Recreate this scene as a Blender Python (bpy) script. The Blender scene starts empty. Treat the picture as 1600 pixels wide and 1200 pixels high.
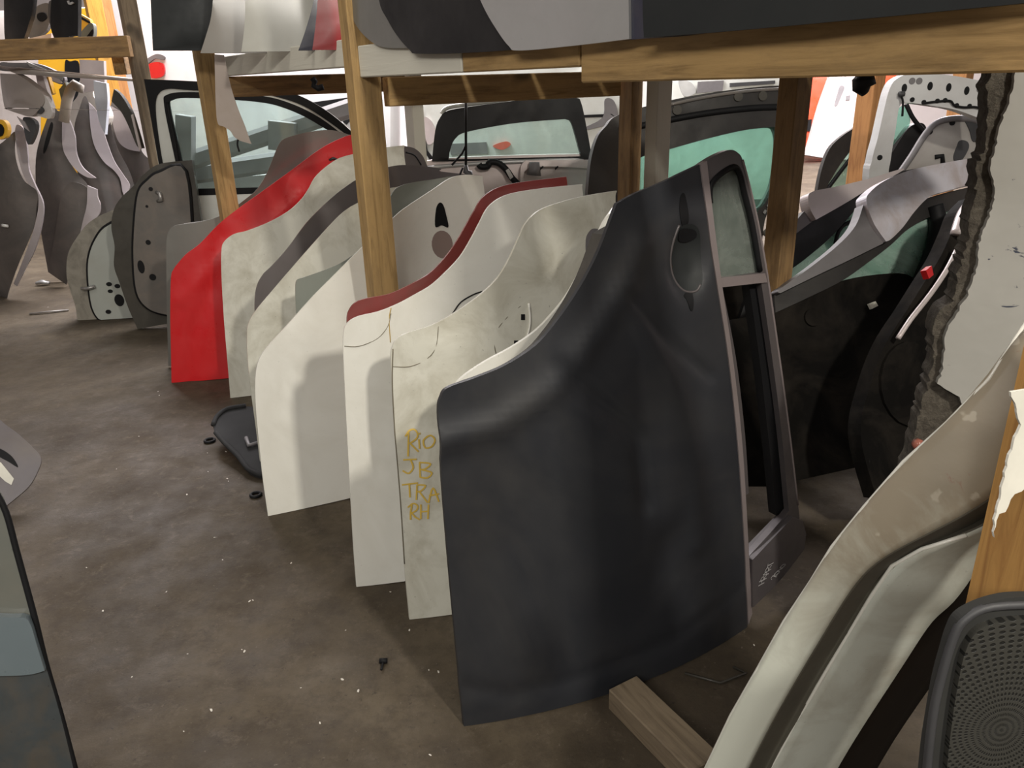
import bpy, bmesh, math, random
import numpy as np
from mathutils import Vector, Matrix
from mathutils.geometry import delaunay_2d_cdt
random.seed(7); np.random.seed(7)
SC = bpy.context.scene
COL = SC.collection

# ------------------------------------------------------------------ camera
F = 1204.0; CAM_H = 1.40; TILT = math.radians(21.5); ROLL = math.radians(-1.8)
cam_data = bpy.data.cameras.new('camera'); cam = bpy.data.objects.new('camera', cam_data); COL.objects.link(cam)
cam_data.sensor_fit = 'HORIZONTAL'; cam_data.sensor_width = 36.0; cam_data.lens = 36.0 * F / 1600.0
cam_data.clip_start = 0.05; cam_data.clip_end = 200
CM = Matrix.Rotation(math.pi / 2 - TILT, 4, 'X') @ Matrix.Rotation(ROLL, 4, 'Z')
cam.matrix_world = Matrix.Translation((0, 0, CAM_H)) @ CM
SC.camera = cam
M3 = np.array([[CM[i][j] for j in range(3)] for i in range(3)])
EYE = np.array([0, 0, CAM_H])

# ------------------------------------------------------------------ world, exposure, lamps
SC.view_settings.view_transform = 'Standard'; SC.view_settings.look = 'None'
SC.view_settings.gamma = 1.0; SC.view_settings.use_curve_mapping = False
SC.view_settings.exposure = 0.12
world = bpy.data.worlds.new('world'); SC.world = world; world.use_nodes = True
wb = world.node_tree.nodes['Background']; wb.inputs[0].default_value = (0.95, 0.91, 0.86, 1); wb.inputs[1].default_value = 0.17

def lamp(name, loc, target, sx, sy, power, color=(1, 1, 1)):
    d = bpy.data.lights.new(name, 'AREA'); d.shape = 'RECTANGLE'; d.size = sx; d.size_y = sy
    d.energy = power; d.color = color
    o = bpy.data.objects.new(name, d); COL.objects.link(o); o.location = loc
    o.rotation_euler = (Vector(target) - Vector(loc)).to_track_quat('-Z', 'Y').to_euler()
    return o
# warm hall lamp and two added soft fills over the aisle, cooler and brighter ones over the yard behind the racks
lamp('aisle_lamp', (1.7, -1.2, 3.35), (-0.4, 2.2, 0.4), 0.22, 0.22, 100, (1.0, 0.94, 0.83))
lamp('aisle_fill', (-1.4, -2.6, 3.4), (-0.3, 2.0, 0.3), 3.0, 0.4, 120, (1.0, 0.95, 0.87))  # added fill behind the viewer, softens the shadows on the doors
lamp('aisle_bounce_fill', (-1.8, 1.5, 4.6), (-1.8, 2.5, 0), 2.5, 0.8, 35, (1.0, 0.94, 0.84))  # added overhead fill in place of light bounced off the ceiling
lamp('rear_lamp', (-2.5, 8.0, 5.0), (-3.0, 7.5, 0), 4.0, 3.0, 1100, (1.0, 0.95, 0.96))
lamp('rear_lamp_right', (4.5, 10.0, 4.8), (4.3, 10.5, 0), 5.0, 4.0, 1700, (1.0, 0.93, 0.94))

# ------------------------------------------------------------------ geometry helpers
def ray(px, py):
    px = np.atleast_1d(np.asarray(px, float)); py = np.atleast_1d(np.asarray(py, float))
    d = np.stack([(px - 800) / F, (600 - py) / F, -np.ones_like(px)], 1)
    return d @ M3.T
def floor_pt(px, py, z=0.0):
    d = ray(px, py)[0]; t = (z - CAM_H) / d[2]; return EYE + t * d
def at_y(px, py, Y):
    d = ray(px, py)[0]; return EYE + d * (Y / d[1])
def at_zd(px, py, zd):
    return EYE + ray(px, py)[0] * zd

class Surf:
    """A panel's own surface: stands on base, runs along heading, leans back, bulges towards the viewer."""
    def __init__(s, base, heading=22, lean=6, B=0.0, W=0.8, cv=0.0, feats=()):
        a = math.radians(heading); l = math.radians(lean)
        s.O = np.array(base, float); s.U = np.array([math.cos(a), math.sin(a), 0])
        nb = np.array([math.sin(a), -math.cos(a), 0])          # horizontal, towards viewer
        s.V = -nb * math.sin(l) + np.array([0, 0, math.cos(l)])
        s.N = np.cross(s.U, s.V)
        s.B, s.W, s.cv = B, W, cv
        s.feats = list(feats)
    def h0(s, u, v):
        x = u / s.W; xc = np.clip(x, -0.4, 1.7)
        return 4 * s.B * (xc * (1 - xc) + (1 - 2 * xc) * (x - xc))
    def dh(s, u):
        xc = np.clip(u / s.W, -0.4, 1.7); return 4 * s.B * (1 - 2 * xc) / s.W
    def h(s, u, v):
        r = s.h0(u, v)
        for f in s.feats: r = r + f(u, v)
        return r
    def uv(s, px, py):
        d = ray(px, py); w = EYE - s.O
        dn, du, dv = d @ s.N, d @ s.U, d @ s.V
        wn, wu, wv = w @ s.N, w @ s.U, w @ s.V
        t = -wn / dn
        for _ in range(12):
            u = wu + t * du
            t = t - (wn + t * dn - s.h0(u, 0)) / (dn - s.dh(u) * du)
        return wu + t * du, wv + t * dv
    def P(s, u, v, off=0.0):
        u = np.asarray(u, float); v = np.asarray(v, float)
        return s.O + u[..., None] * s.U + v[..., None] * s.V + (s.h(u, v) + off)[..., None] * s.N
    def at(s, px, py, off=0.0):
        u, v = s.uv(px, py); return s.P(u, v, off)[0]

def crease(S, pts, amp, width):
    """raised (amp>0) or sunk line along a polyline given on the surface"""
    q = np.array([[float(c) for c in S.uv(x, y)] for x, y in [(p[0], p[1]) for p in pts]]).reshape(-1, 2)
    def f(u, v):
        u = np.asarray(u, float); v = np.asarray(v, float)
        best = np.full(u.shape, 1e9)
        for a, b in zip(q[:-1], q[1:]):
            d = b - a; L = (d ** 2).sum() + 1e-12
            t = np.clip(((u - a[0]) * d[0] + (v - a[1]) * d[1]) / L, 0, 1)
            best = np.minimum(best, np.hypot(u - a[0] - t * d[0], v - a[1] - t * d[1]))
        return amp * np.exp(-(best / width) ** 2)
    S.feats.append(f)
def dent(S, cx, cy, ex, ey, amp, power=4):
    u0, v0 = [float(c[0]) for c in S.uv(cx, cy)]; u1, _ = S.uv(cx + ex, cy); _, v1 = S.uv(cx, cy - ey)
    a = abs(float(u1[0]) - u0) + 1e-6; b = abs(float(v1[0]) - v0) + 1e-6
    S.feats.append(lambda u, v: amp * np.exp(-(((u - u0) / a) ** 2 + ((v - v0) / b) ** 2) ** (power / 2)))

def spline(pts, n=5, closed=True):
    P = [np.array(p[:2], float) for p in pts]; C = [len(p) > 2 for p in pts]; N = len(P); out = []
    for i in range(N if closed else N - 1):
        p1, p2 = P[i], P[(i + 1) % N]
        p0 = p1 if (C[i] or (not closed and i == 0)) else P[i - 1]
        p3 = p2 if (C[(i + 1) % N] or (not closed and i == N - 2)) else P[(i + 2) % N]
        if C[i] and C[(i + 1) % N]: k = 1
        else: k = n
        for j in range(k):
            t = j / k
            out.append(0.5 * ((2 * p1) + (p2 - p0) * t + (2 * p0 - 5 * p1 + 4 * p2 - p3) * t * t + (3 * p1 - p0 - 3 * p2 + p3) * t ** 3))
    if not closed: out.append(P[-1])
    return np.array(out)

def inside(poly, x, y):
    r = np.zeros(x.shape, bool); n = len(poly); j = n - 1
    for i in range(n):
        xi, yi = poly[i]; xj, yj = poly[j]
        c = ((yi > y) != (yj > y)) & (x < (xj - xi) * (y - yi) / (yj - yi + 1e-15) + xi)
        r ^= c; j = i
    return r

def link(name, bm, mat, parent=None, origin=None, smooth=False, **tags):
    me = bpy.data.meshes.new(name)
    if origin is None:
        if parent is not None: origin = Vector(parent['_o'])
        else:
            xs = [v.co for v in bm.verts]
            origin = Vector((sum(c.x for c in xs) / len(xs), sum(c.y for c in xs) / len(xs), min(c.z for c in xs)))
    origin = Vector(origin)
    for v in bm.verts: v.co -= origin
    bmesh.ops.recalc_face_normals(bm, faces=bm.faces)
    if smooth:
        for f in bm.faces: f.smooth = True
    bm.to_mesh(me); bm.free()
    o = bpy.data.objects.new(name, me); COL.objects.link(o)
    if mat: me.materials.append(mat)
    if parent is not None:
        o.parent = parent
        o.location = Vector((0, 0, 0)) + (origin - Vector(parent['_o']))
    else: o.location = origin
    o['_o'] = tuple(origin)
    tag(o, **tags)
    return o
def tag(o, label=None, cat=None, group=None, kind=None):
    if label: o['label'] = label
    if cat: o['category'] = cat
    if group: o['group'] = group
    if kind: o['kind'] = kind
    return o
def thing(name, label, cat, base, group=None):
    o = bpy.data.objects.new(name, None); COL.objects.link(o); o.location = base; o['_o'] = tuple(float(c) for c in base)
    o.empty_display_size = 0.1
    return tag(o, label, cat, group)

def panel(name, S, pts, mat, th=0.01, off=0.0, holes=(), parent=None, step=0.05, uvpts=None, n=5, lip=0.0, **tags):
    """sheet traced on surface S, with real thickness th behind its front face"""
    if uvpts is None:
        pp = spline(pts, n); u, v = S.uv(pp[:, 0], pp[:, 1]); poly = np.stack([u, v], 1)
    else: poly = np.asarray(uvpts, float)
    if abs(S.O[2]) < 1e-6 and uvpts is None: poly[:, 1] = np.maximum(poly[:, 1], 0.0)
    hp = []
    for hh in holes:
        q = spline(hh, n); u, v = S.uv(q[:, 0], q[:, 1]); hp.append(np.stack([u, v], 1))
    loops = [poly] + hp
    verts = []; edges = []
    for L in loops:
        k = len(verts); verts += [Vector((float(a), float(b))) for a, b in L]
        edges += [(k + i, k + (i + 1) % len(L)) for i in range(len(L))]
    if step:
        x0, y0 = poly.min(0); x1, y1 = poly.max(0)
        gx, gy = np.meshgrid(np.arange(x0 + step / 2, x1, step), np.arange(y0 + step / 2, y1, step))
        gx = gx.ravel(); gy = gy.ravel()
        m = inside(poly, gx, gy)
        for L in hp: m &= ~inside(L, gx, gy)
        allb = np.concatenate(loops)
        if m.any():
            g = np.stack([gx[m], gy[m]], 1)
            dmin = np.array([np.hypot(allb[:, 0] - a, allb[:, 1] - b).min() for a, b in g])
            g = g[dmin > step * 0.35]
            verts += [Vector((float(a), float(b))) for a, b in g]
    rv, re, rf, _, _, _ = delaunay_2d_cdt(verts, edges, [], 0, 1e-6)
    rv = np.array([[a.x, a.y] for a in rv]); tri = np.array([list(f) for f in rf])
    c = rv[tri].mean(1); keep = inside(poly, c[:, 0], c[:, 1])
    for L in hp: keep &= ~inside(L, c[:, 0], c[:, 1])
    tri = tri[keep]
    Fp = S.P(rv[:, 0], rv[:, 1], off); Bp = S.P(rv[:, 0], rv[:, 1], off - th)
    if lip:                                            # rolled rim: boundary verts sit back a little
        pass
    bm = bmesh.new(); vf = [bm.verts.new(p) for p in Fp]; vb = [bm.verts.new(p) for p in Bp]
    cnt = {}
    for t in tri:
        try: bm.faces.new([vf[i] for i in t]).smooth = True
        except ValueError: continue
        bm.faces.new([vb[i] for i in reversed(t)]).smooth = True
        for a, b in ((t[0], t[1]), (t[1], t[2]), (t[2], t[0])):
            k = (min(a, b), max(a, b)); cnt[k] = cnt.get(k, 0) + 1
    for (a, b), k in cnt.items():
        if k == 1:
            f = bm.faces.new([vf[a], vf[b], vb[b], vb[a]])
            for e in f.edges: e.smooth = False
    loose = [v for v in bm.verts if not v.link_faces]
    bmesh.ops.delete(bm, geom=loose, context='VERTS')
    return link(name, bm, mat, parent, **tags)

def shrink(S, pts, k=0.93, n=4, dv=0.0):
    pp = spline(pts, n); u, v = S.uv(pp[:, 0], pp[:, 1]); q = np.stack([u, v], 1); c = q.mean(0)
    return (q - c) * k + c + np.array([0, dv])

def tube(name, pts, r, mat, parent=None, seg=8, flat=1.0, closed=False, **tags):
    pts = [Vector(p) for p in pts]; bm = bmesh.new(); rings = []
    N = len(pts); up = Vector((0, 0, 1)); prev = None
    for i, p in enumerate(pts):
        a = pts[i - 1] if (i > 0 or closed) else p; b = pts[(i + 1) % N] if (i < N - 1 or closed) else p
        t = (b - a).normalized() if (b - a).length > 1e-9 else Vector((0, 0, 1))
        if prev is None:
            x = t.cross(up); x = x.normalized() if x.length > 1e-3 else t.cross(Vector((1, 0, 0))).normalized()
        else:
            x = prev - t * prev.dot(t); x = x.normalized() if x.length > 1e-6 else t.orthogonal().normalized()
        prev = x; y = t.cross(x)
        rr = r[i] if isinstance(r, (list, tuple)) else r
        rings.append([bm.verts.new(p + x * math.cos(2 * math.pi * k / seg) * rr + y * math.sin(2 * math.pi * k / seg) * rr * flat) for k in range(seg)])
    for i in range(N if closed else N - 1):
        A, Bq = rings[i], rings[(i + 1) % N]
        for k in range(seg): bm.faces.new([A[k], A[(k + 1) % seg], Bq[(k + 1) % seg], Bq[k]])
    if not closed: bm.faces.new(rings[0][::-1]); bm.faces.new(rings[-1])
    return link(name, bm, mat, parent, smooth=True, **tags)
def line(S, pts, off=0.002, n=4, closed=False, smooth=True):
    q = spline(pts, n, closed) if smooth else np.array([p[:2] for p in pts], float)
    return [S.at(x, y, off) for x, y in q]
def seam(name, S, pts, r, mat, parent=None, off=0.002, closed=False, flat=1.0, **tags):
    return tube(name, line(S, pts, off, closed=closed), r, mat, parent, flat=flat, closed=closed, **tags)

def strokes(name, S, segs, r, mat, parent, off=0.0006):
    """handwriting: every stroke a thin flat ribbon lying on the surface"""
    bm = bmesh.new()
    for sg in segs:
        q = spline(sg, 4, False) if len(sg) > 2 else np.array(sg, float)
        u, v = S.uv(q[:, 0], q[:, 1])
        for (a, b, c, d) in zip(u[:-1], v[:-1], u[1:], v[1:]):
            L = math.hypot(c - a, d - b)
            if L < 1e-6: continue
            nx, ny = -(d - b) / L * r, (c - a) / L * r; ex, ey = (c - a) / L * r * .4, (d - b) / L * r * .4
            cu = np.array([a - ex + nx, c + ex + nx, c + ex - nx, a - ex - nx]); cv = np.array([b - ey + ny, d + ey + ny, d + ey - ny, b - ey - ny])
            bm.faces.new([bm.verts.new(p) for p in S.P(cu, cv, off + random.random() * 1e-4)])
    return link(name, bm, mat, parent)

def box_obj(name, p0, p1, w, h, mat, parent=None, bevel=0.003, roll=0.0, **tags):
    """timber from p0 to p1 (centre line), w across, h up; local X runs along the grain"""
    p0 = Vector(p0); p1 = Vector(p1); L = (p1 - p0).length; bm = bmesh.new()
    bmesh.ops.create_cube(bm, size=1.0)
    for v in bm.verts: v.co = Vector((v.co.x * L + L / 2, v.co.y * w, v.co.z * h))
    if bevel: bmesh.ops.bevel(bm, geom=list(bm.edges), offset=bevel, segments=1, affect='EDGES')
    x = (p1 - p0).normalized(); up = Vector((0, 0, 1))
    if abs(x.z) > 0.8: up = Vector((math.cos(roll), math.sin(roll), 0))
    y = up.cross(x).normalized(); z = x.cross(y)
    R = Matrix((x, y, z)).transposed().to_4x4()
    me = bpy.data.meshes.new(name); bm.to_mesh(me); bm.free(); me.materials.append(mat)
    o = bpy.data.objects.new(name, me); COL.objects.link(o)
    Mw = Matrix.Translation(p0) @ R
    if parent is not None:
        o.parent = parent; Mw = Matrix.Translation(-Vector(parent['_o'])) @ Mw
    o.matrix_local = Mw; o['_o'] = tuple(p0)
    return tag(o, **tags)

def loft(name, rows, mat, parent=None, th=0.0, sub=1, smooth=True, **tags):
    """surface through rows of world points"""
    R = [np.array([list(p) for p in r]) for r in rows]; n = len(R[0]); bm = bmesh.new()
    V = [[bm.verts.new(p) for p in r] for r in R]
    for i in range(len(R) - 1):
        for j in range(n - 1): bm.faces.new([V[i][j], V[i][j + 1], V[i + 1][j + 1], V[i + 1][j]])
    for f in bm.faces: f.smooth = smooth
    o = link(name, bm, mat, parent, **tags)
    if sub:
        m = o.modifiers.new('s', 'SUBSURF'); m.levels = sub; m.render_levels = sub
    if th:
        m = o.modifiers.new('t', 'SOLIDIFY'); m.thickness = th; m.offset = 0
    return o
def prism(name, poly3, ext, mat, parent=None, **tags):
    """solid from a planar world polygon pushed along vector ext"""
    bm = bmesh.new(); a = [bm.verts.new(p) for p in poly3]; b = [bm.verts.new(Vector(p) + Vector(ext)) for p in poly3]
    bm.faces.new(a); bm.faces.new(b[::-1]); n = len(a)
    for i in range(n): bm.faces.new([a[i], a[(i + 1) % n], b[(i + 1) % n], b[i]])
    return link(name, bm, mat, parent, **tags)
def disc(name, S, cx, cy, r, mat, parent=None, off=0.001, th=0.004, ry=None, n=20, **tags):
    u0, v0 = [float(c[0]) for c in S.uv(cx, cy)]; ry = ry or r
    uvp = [(u0 + r * math.cos(2 * math.pi * k / n), v0 + ry * math.sin(2 * math.pi * k / n)) for k in range(n)]
    return panel(name, S, None, mat, th=th, off=off, parent=parent, step=0, uvpts=uvp, **tags)

# ------------------------------------------------------------------ materials
MATS = {}
def mat_new(name):
    m = bpy.data.materials.new(name); m.use_nodes = True; nt = m.node_tree
    b = nt.nodes['Principled BSDF']; return m, nt, b
def noise(nt, scale, detail=6, rough=0.6, coord='Object', stretch=None, dist=0.0):
    tc = nt.nodes.new('ShaderNodeTexCoord'); n = nt.nodes.new('ShaderNodeTexNoise')
    n.inputs['Scale'].default_value = scale; n.inputs['Detail'].default_value = detail; n.inputs['Roughness'].default_value = rough
    n.inputs['Distortion'].default_value = dist
    src = tc.outputs[coord]
    if stretch:
        mp = nt.nodes.new('ShaderNodeMapping'); mp.inputs['Scale'].default_value = stretch
        nt.links.new(src, mp.inputs[0]); src = mp.outputs[0]
    nt.links.new(src, n.inputs['Vector']); return n.outputs['Fac']
def ramp(nt, fac, stops):
    r = nt.nodes.new('ShaderNodeValToRGB'); el = r.color_ramp.elements
    while len(el) < len(stops): el.new(0.5)
    for e, (p, c) in zip(el, stops):
        e.position = p; e.color = (c[0], c[1], c[2], 1) if isinstance(c, (tuple, list)) else (c, c, c, 1)
    nt.links.new(fac, r.inputs[0]); return r.outputs[0]
def mix(nt, fac, a, b):
    m = nt.nodes.new('ShaderNodeMix'); m.data_type = 'RGBA'
    for s, x in ((6, a), (7, b)):
        if isinstance(x, (tuple, list)): m.inputs[s].default_value = (*x[:3], 1)
        else: nt.links.new(x, m.inputs[s])
    if isinstance(fac, (int, float)): m.inputs[0].default_value = fac
    else: nt.links.new(fac, m.inputs[0])
    return m.outputs[2]
def bump(nt, b, h, strength=0.2, dist=0.01):
    n = nt.nodes.new('ShaderNodeBump'); n.inputs['Strength'].default_value = strength; n.inputs['Distance'].default_value = dist
    nt.links.new(h, n.inputs['Height']); nt.links.new(n.outputs[0], b.inputs['Normal'])

def paint(name, col, rough=0.3, dirt=0.3, dirtcol=(0.22, 0.18, 0.13), metal=0.0, coat=0.5, scr=0.25, dscale=3.5, spec=0.5):
    """car paint with dust film, smears and fine scratches"""
    if name in MATS: return MATS[name]
    m, nt, b = mat_new(name)
    d = ramp(nt, noise(nt, dscale, 8, 0.65, dist=0.6), [(0.42, 0.0), (0.75, dirt)])
    c1 = mix(nt, d, col, dirtcol)
    s = ramp(nt, noise(nt, 30, 4, 0.7, stretch=(1, 1, 0.15)), [(0.70, 0.0), (0.74, scr)])
    c2 = mix(nt, s, c1, tuple(min(1, x * 0.5 + 0.03) for x in col))
    sp = ramp(nt, noise(nt, 120, 2, 0.5), [(0.72, 0.0), (0.78, scr)])
    c3 = mix(nt, sp, c2, tuple(x * 0.35 for x in col))
    nt.links.new(c3, b.inputs['Base Color'])
    r = ramp(nt, noise(nt, dscale * 1.7, 6, 0.6), [(0.35, rough), (0.75, min(1, rough + 0.35))])
    nt.links.new(r, b.inputs['Roughness'])
    b.inputs['Metallic'].default_value = metal; b.inputs['Coat Weight'].default_value = coat; b.inputs['Coat Roughness'].default_value = 0.12
    b.inputs['Specular IOR Level'].default_value = spec
    bump(nt, b, noise(nt, 6, 3, 0.5), 0.12, 0.01)
    MATS[name] = m; return m
def plain(name, col, rough=0.6, metal=0.0, var=0.15, scale=8, spec=0.5):
    if name in MATS: return MATS[name]
    m, nt, b = mat_new(name)
    c = ramp(nt, noise(nt, scale, 6, 0.6), [(0.3, tuple(x * (1 - var) for x in col)), (0.7, tuple(min(1, x * (1 + var)) for x in col))])
    nt.links.new(c, b.inputs['Base Color']); b.inputs['Roughness'].default_value = rough; b.inputs['Metallic'].default_value = metal
    b.inputs['Specular IOR Level'].default_value = spec
    MATS[name] = m; return m
def wood(name, light=(0.39, 0.25, 0.10), dark=(0.23, 0.14, 0.05), stain=(0.06, 0.04, 0.03), sa=0.5, whitep=0.0):
    """sawn timber: grain along local X, knots, grime; optional flaking white paint"""
    if name in MATS: return MATS[name]
    m, nt, b = mat_new(name)
    g = noise(nt, 6, 8, 0.62, stretch=(0.6, 7, 7), dist=1.2)
    c = ramp(nt, g, [(0.3, dark), (0.52, light), (0.75, tuple(min(1, x * 1.12) for x in light))])
    k = ramp(nt, noise(nt, 3.2, 2, 0.4, stretch=(1, 2, 2)), [(0.73, 0.0), (0.78, 0.8)])
    c = mix(nt, k, c, tuple(x * 0.35 for x in dark))
    st = ramp(nt, noise(nt, 5, 8, 0.75, stretch=(0.8, 2.5, 2.5)), [(0.50, 0.0), (0.82, sa)])
    c = mix(nt, st, c, stain)
    if whitep:
        w = ramp(nt, noise(nt, 4, 8, 0.6, stretch=(0.7, 1.6, 1.6)), [(0.62 - whitep * 0.45, 1.0), (0.64 - whitep * 0.45 + 0.02, 0.0)])
        wi = nt.nodes.new('ShaderNodeInvert'); nt.links.new(w, wi.inputs[1])
        c = mix(nt, wi.outputs[0], c, (0.62, 0.60, 0.52))
    nt.links.new(c, b.inputs['Base Color']); b.inputs['Roughness'].default_value = 0.75
    bump(nt, b, g, 0.35, 0.004)
    MATS[name] = m; return m
def glass(name, tint=(0.75, 0.92, 0.88), dust=0.12, dustcol=(0.5, 0.55, 0.52)):
    if name in MATS: return MATS[name]
    m, nt, b = mat_new(name); out = nt.nodes['Material Output']
    tr = nt.nodes.new('ShaderNodeBsdfTransparent'); tr.inputs[0].default_value = (*tint, 1)
    gl = nt.nodes.new('ShaderNodeBsdfGlossy'); gl.inputs['Roughness'].default_value = 0.06; gl.inputs[0].default_value = (0.9, 1, 0.97, 1)
    df = nt.nodes.new('ShaderNodeBsdfDiffuse'); df.inputs[0].default_value = (*dustcol, 1)
    fr = nt.nodes.new('ShaderNodeFresnel'); fr.inputs[0].default_value = 1.5
    m1 = nt.nodes.new('ShaderNodeMixShader'); nt.links.new(fr.outputs[0], m1.inputs[0]); nt.links.new(tr.outputs[0], m1.inputs[1]); nt.links.new(gl.outputs[0], m1.inputs[2])
    d = ramp(nt, noise(nt, 4, 7, 0.65, dist=0.8), [(0.3, dust * 0.5), (0.75, min(1, dust * 2.0))])  # dust; on the pale panes also the brightness behind them
    m2 = nt.nodes.new('ShaderNodeMixShader'); nt.links.new(d, m2.inputs[0]); nt.links.new(m1.outputs[0], m2.inputs[1]); nt.links.new(df.outputs[0], m2.inputs[2])
    nt.links.new(m2.outputs[0], out.inputs[0]); MATS[name] = m; return m

WHITE = paint('white_paint', (0.76, 0.75, 0.69), 0.28, 0.30, (0.40, 0.36, 0.27), coat=0.4)
WHITE2 = paint('white_paint_dirty', (0.64, 0.63, 0.55), 0.38, 0.75, (0.30, 0.27, 0.19), coat=0.3, scr=0.6, dscale=6)
WHITE3 = paint('cool_white_paint', (0.66, 0.68, 0.64), 0.3, 0.3, (0.4, 0.36, 0.3))
DARK = paint('charcoal_paint', (0.015, 0.0165, 0.021), 0.42, 0.5, (0.060, 0.056, 0.050), coat=0.12, scr=0.15, dscale=1.8)
DARKG = paint('graphite_paint', (0.018, 0.016, 0.015), 0.42, 0.5, (0.06, 0.05, 0.042), metal=0.1, coat=0.15)
RED = paint('bright_red_paint', (0.60, 0.012, 0.016), 0.25, 0.15, (0.25, 0.05, 0.04), coat=0.6, scr=0.1)
MAROON = paint('dull_red_paint', (0.20, 0.022, 0.018), 0.4, 0.5, (0.09, 0.05, 0.035), scr=0.3)
GREY = paint('grey_paint', (0.17, 0.17, 0.155), 0.4, 0.3, (0.1, 0.09, 0.08), metal=0.3, scr=0.2)
GREYB = paint('brown_grey_paint', (0.105, 0.09, 0.088), 0.35, 0.35, (0.08, 0.065, 0.055), metal=0.3)
GREYG = paint('green_grey_paint', (0.20, 0.215, 0.185), 0.4, 0.3, (0.1, 0.1, 0.08), metal=0.2)
SILVER = paint('silver_paint', (0.42, 0.42, 0.42), 0.3, 0.25, (0.2, 0.19, 0.17), metal=0.5)
SILVERP = paint('pale_silver_paint', (0.60, 0.53, 0.52), 0.3, 0.35, (0.38, 0.30, 0.26), metal=0.3)
NAVY = paint('navy_paint', (0.012, 0.014, 0.035), 0.3, 0.2)
BLACK = paint('black_paint', (0.007, 0.007, 0.008), 0.4, 0.3, (0.03, 0.028, 0.026), coat=0.1, scr=0.1, spec=0.3)
SHELFD = paint('shaded_charcoal_paint', (0.014, 0.016, 0.017), 0.5, 0.4, (0.03, 0.032, 0.03), coat=0.0, scr=0.3, spec=0.35)  # charcoal darkened for the dimmer light on the shelf; also used for recess shade
SHADEBLK = paint('shade_black_trim', (0.005, 0.0045, 0.004), 0.8, 0.8, (0.030, 0.025, 0.020), coat=0.0, scr=0.3, dscale=5, spec=0.1)  # near-black colour carries the deep shade under the rack
FENDER = paint('fender_grey_paint', (0.075, 0.066, 0.062), 0.40, 0.6, (0.16, 0.13, 0.115), metal=0.2, dscale=4)
FLANGE = paint('fender_flange_paint', (0.30, 0.27, 0.28), 0.35, 0.4, (0.2, 0.16, 0.15), metal=0.2)
RUBBER = plain('black_rubber', (0.008, 0.008, 0.009), 0.6, spec=0.2)
PLAST = plain('dark_grey_plastic', (0.045, 0.045, 0.048), 0.55)
PLASTM = plain('mid_grey_plastic', (0.16, 0.15, 0.155), 0.5)
STEEL = plain('dull_steel', (0.35, 0.34, 0.33), 0.4, 0.7)
INNERM = paint('dusty_inner_metal', (0.12, 0.11, 0.10), 0.5, 0.6, (0.20, 0.16, 0.13), scr=0.3, dscale=6)
INNERD = paint('grimy_inner_metal', (0.05, 0.045, 0.036), 0.55, 0.6, (0.02, 0.018, 0.014), scr=0.3, dscale=7)
WOOD = wood('pine_timber')
WOODD = wood('aged_timber', (0.28, 0.17, 0.07), (0.16, 0.09, 0.035), sa=0.75)
WOODW = wood('white_painted_timber', (0.45, 0.27, 0.11), (0.25, 0.12, 0.04), sa=0.6, whitep=0.7)
WOODO = wood('orange_timber', (0.50, 0.24, 0.085), (0.36, 0.15, 0.05), sa=0.25)
WOODY = wood('yellow_timber', (0.60, 0.31, 0.05), (0.45, 0.20, 0.03), sa=0.25)
WOODG = wood('grey_weathered_timber', (0.19, 0.145, 0.095), (0.11, 0.08, 0.05), sa=0.6)
WPAINT = plain('flaking_white_paint', (0.72, 0.70, 0.62), 0.6)
YEL = plain('yellow_marker', (0.62, 0.42, 0.07), 0.6)
CHALK = plain('grey_chalk', (0.35, 0.34, 0.34), 0.8)
GLASSG = glass('green_tinted_glass', (0.62, 0.88, 0.80), 0.16, (0.34, 0.52, 0.45))
GLASSP = glass('pale_green_glass', (0.72, 0.9, 0.84), 0.40, (0.42, 0.54, 0.48))  # heavy pale film imitates the bright yard behind the panes
GLASSC = glass('clear_dusty_glass', (0.80, 0.90, 0.88), 0.10, (0.5, 0.55, 0.52))
GLASSD = glass('fogged_glass', (0.5, 0.55, 0.52), 0.40, (0.30, 0.33, 0.30))
BLACKT = plain('black_tape', (0.02, 0.02, 0.02), 0.4)
ORANGE = paint('orange_red_paint', (0.75, 0.08, 0.03), 0.25, 0.1)
YELP = paint('yellow_paint', (0.78, 0.42, 0.02), 0.3, 0.15, scr=0.1)

# ================================================================== setting
def concrete():
    m, nt, b = mat_new('concrete_floor')
    a = noise(nt, 0.8, 10, 0.68, dist=0.5)
    c = ramp(nt, a, [(0.34, (0.038, 0.028, 0.018)), (0.5, (0.064, 0.049, 0.032)), (0.64, (0.105, 0.083, 0.056))])
    d = ramp(nt, noise(nt, 9, 10, 0.8), [(0.46, 0.0), (0.62, 0.6)]); c = mix(nt, d, c, (0.040, 0.030, 0.021))
    l = ramp(nt, noise(nt, 14, 10, 0.8, dist=0.3), [(0.54, 0.0), (0.68, 0.5)]); c = mix(nt, l, c, (0.13, 0.105, 0.078))
    p = ramp(nt, noise(nt, 2.6, 9, 0.72, dist=0.6), [(0.665, 0.0), (0.70, 0.55)]); c = mix(nt, p, c, (0.20, 0.165, 0.12))
    s = ramp(nt, noise(nt, 70, 5, 0.7), [(0.64, 0.0), (0.72, 0.55)]); c = mix(nt, s, c, (0.22, 0.19, 0.15))
    s2 = ramp(nt, noise(nt, 45, 5, 0.7), [(0.62, 0.0), (0.70, 0.7)]); c = mix(nt, s2, c, (0.022, 0.017, 0.013))
    nt.links.new(c, b.inputs['Base Color'])
    r = ramp(nt, noise(nt, 4, 8, 0.7), [(0.35, 0.55), (0.65, 0.9)]); nt.links.new(r, b.inputs['Roughness'])
    b.inputs['Specular IOR Level'].default_value = 0.3
    bump(nt, b, noise(nt, 30, 10, 0.75), 0.45, 0.006)
    return m
bm = bmesh.new(); bmesh.ops.create_grid(bm, x_segments=4, y_segments=4, size=15)
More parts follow.
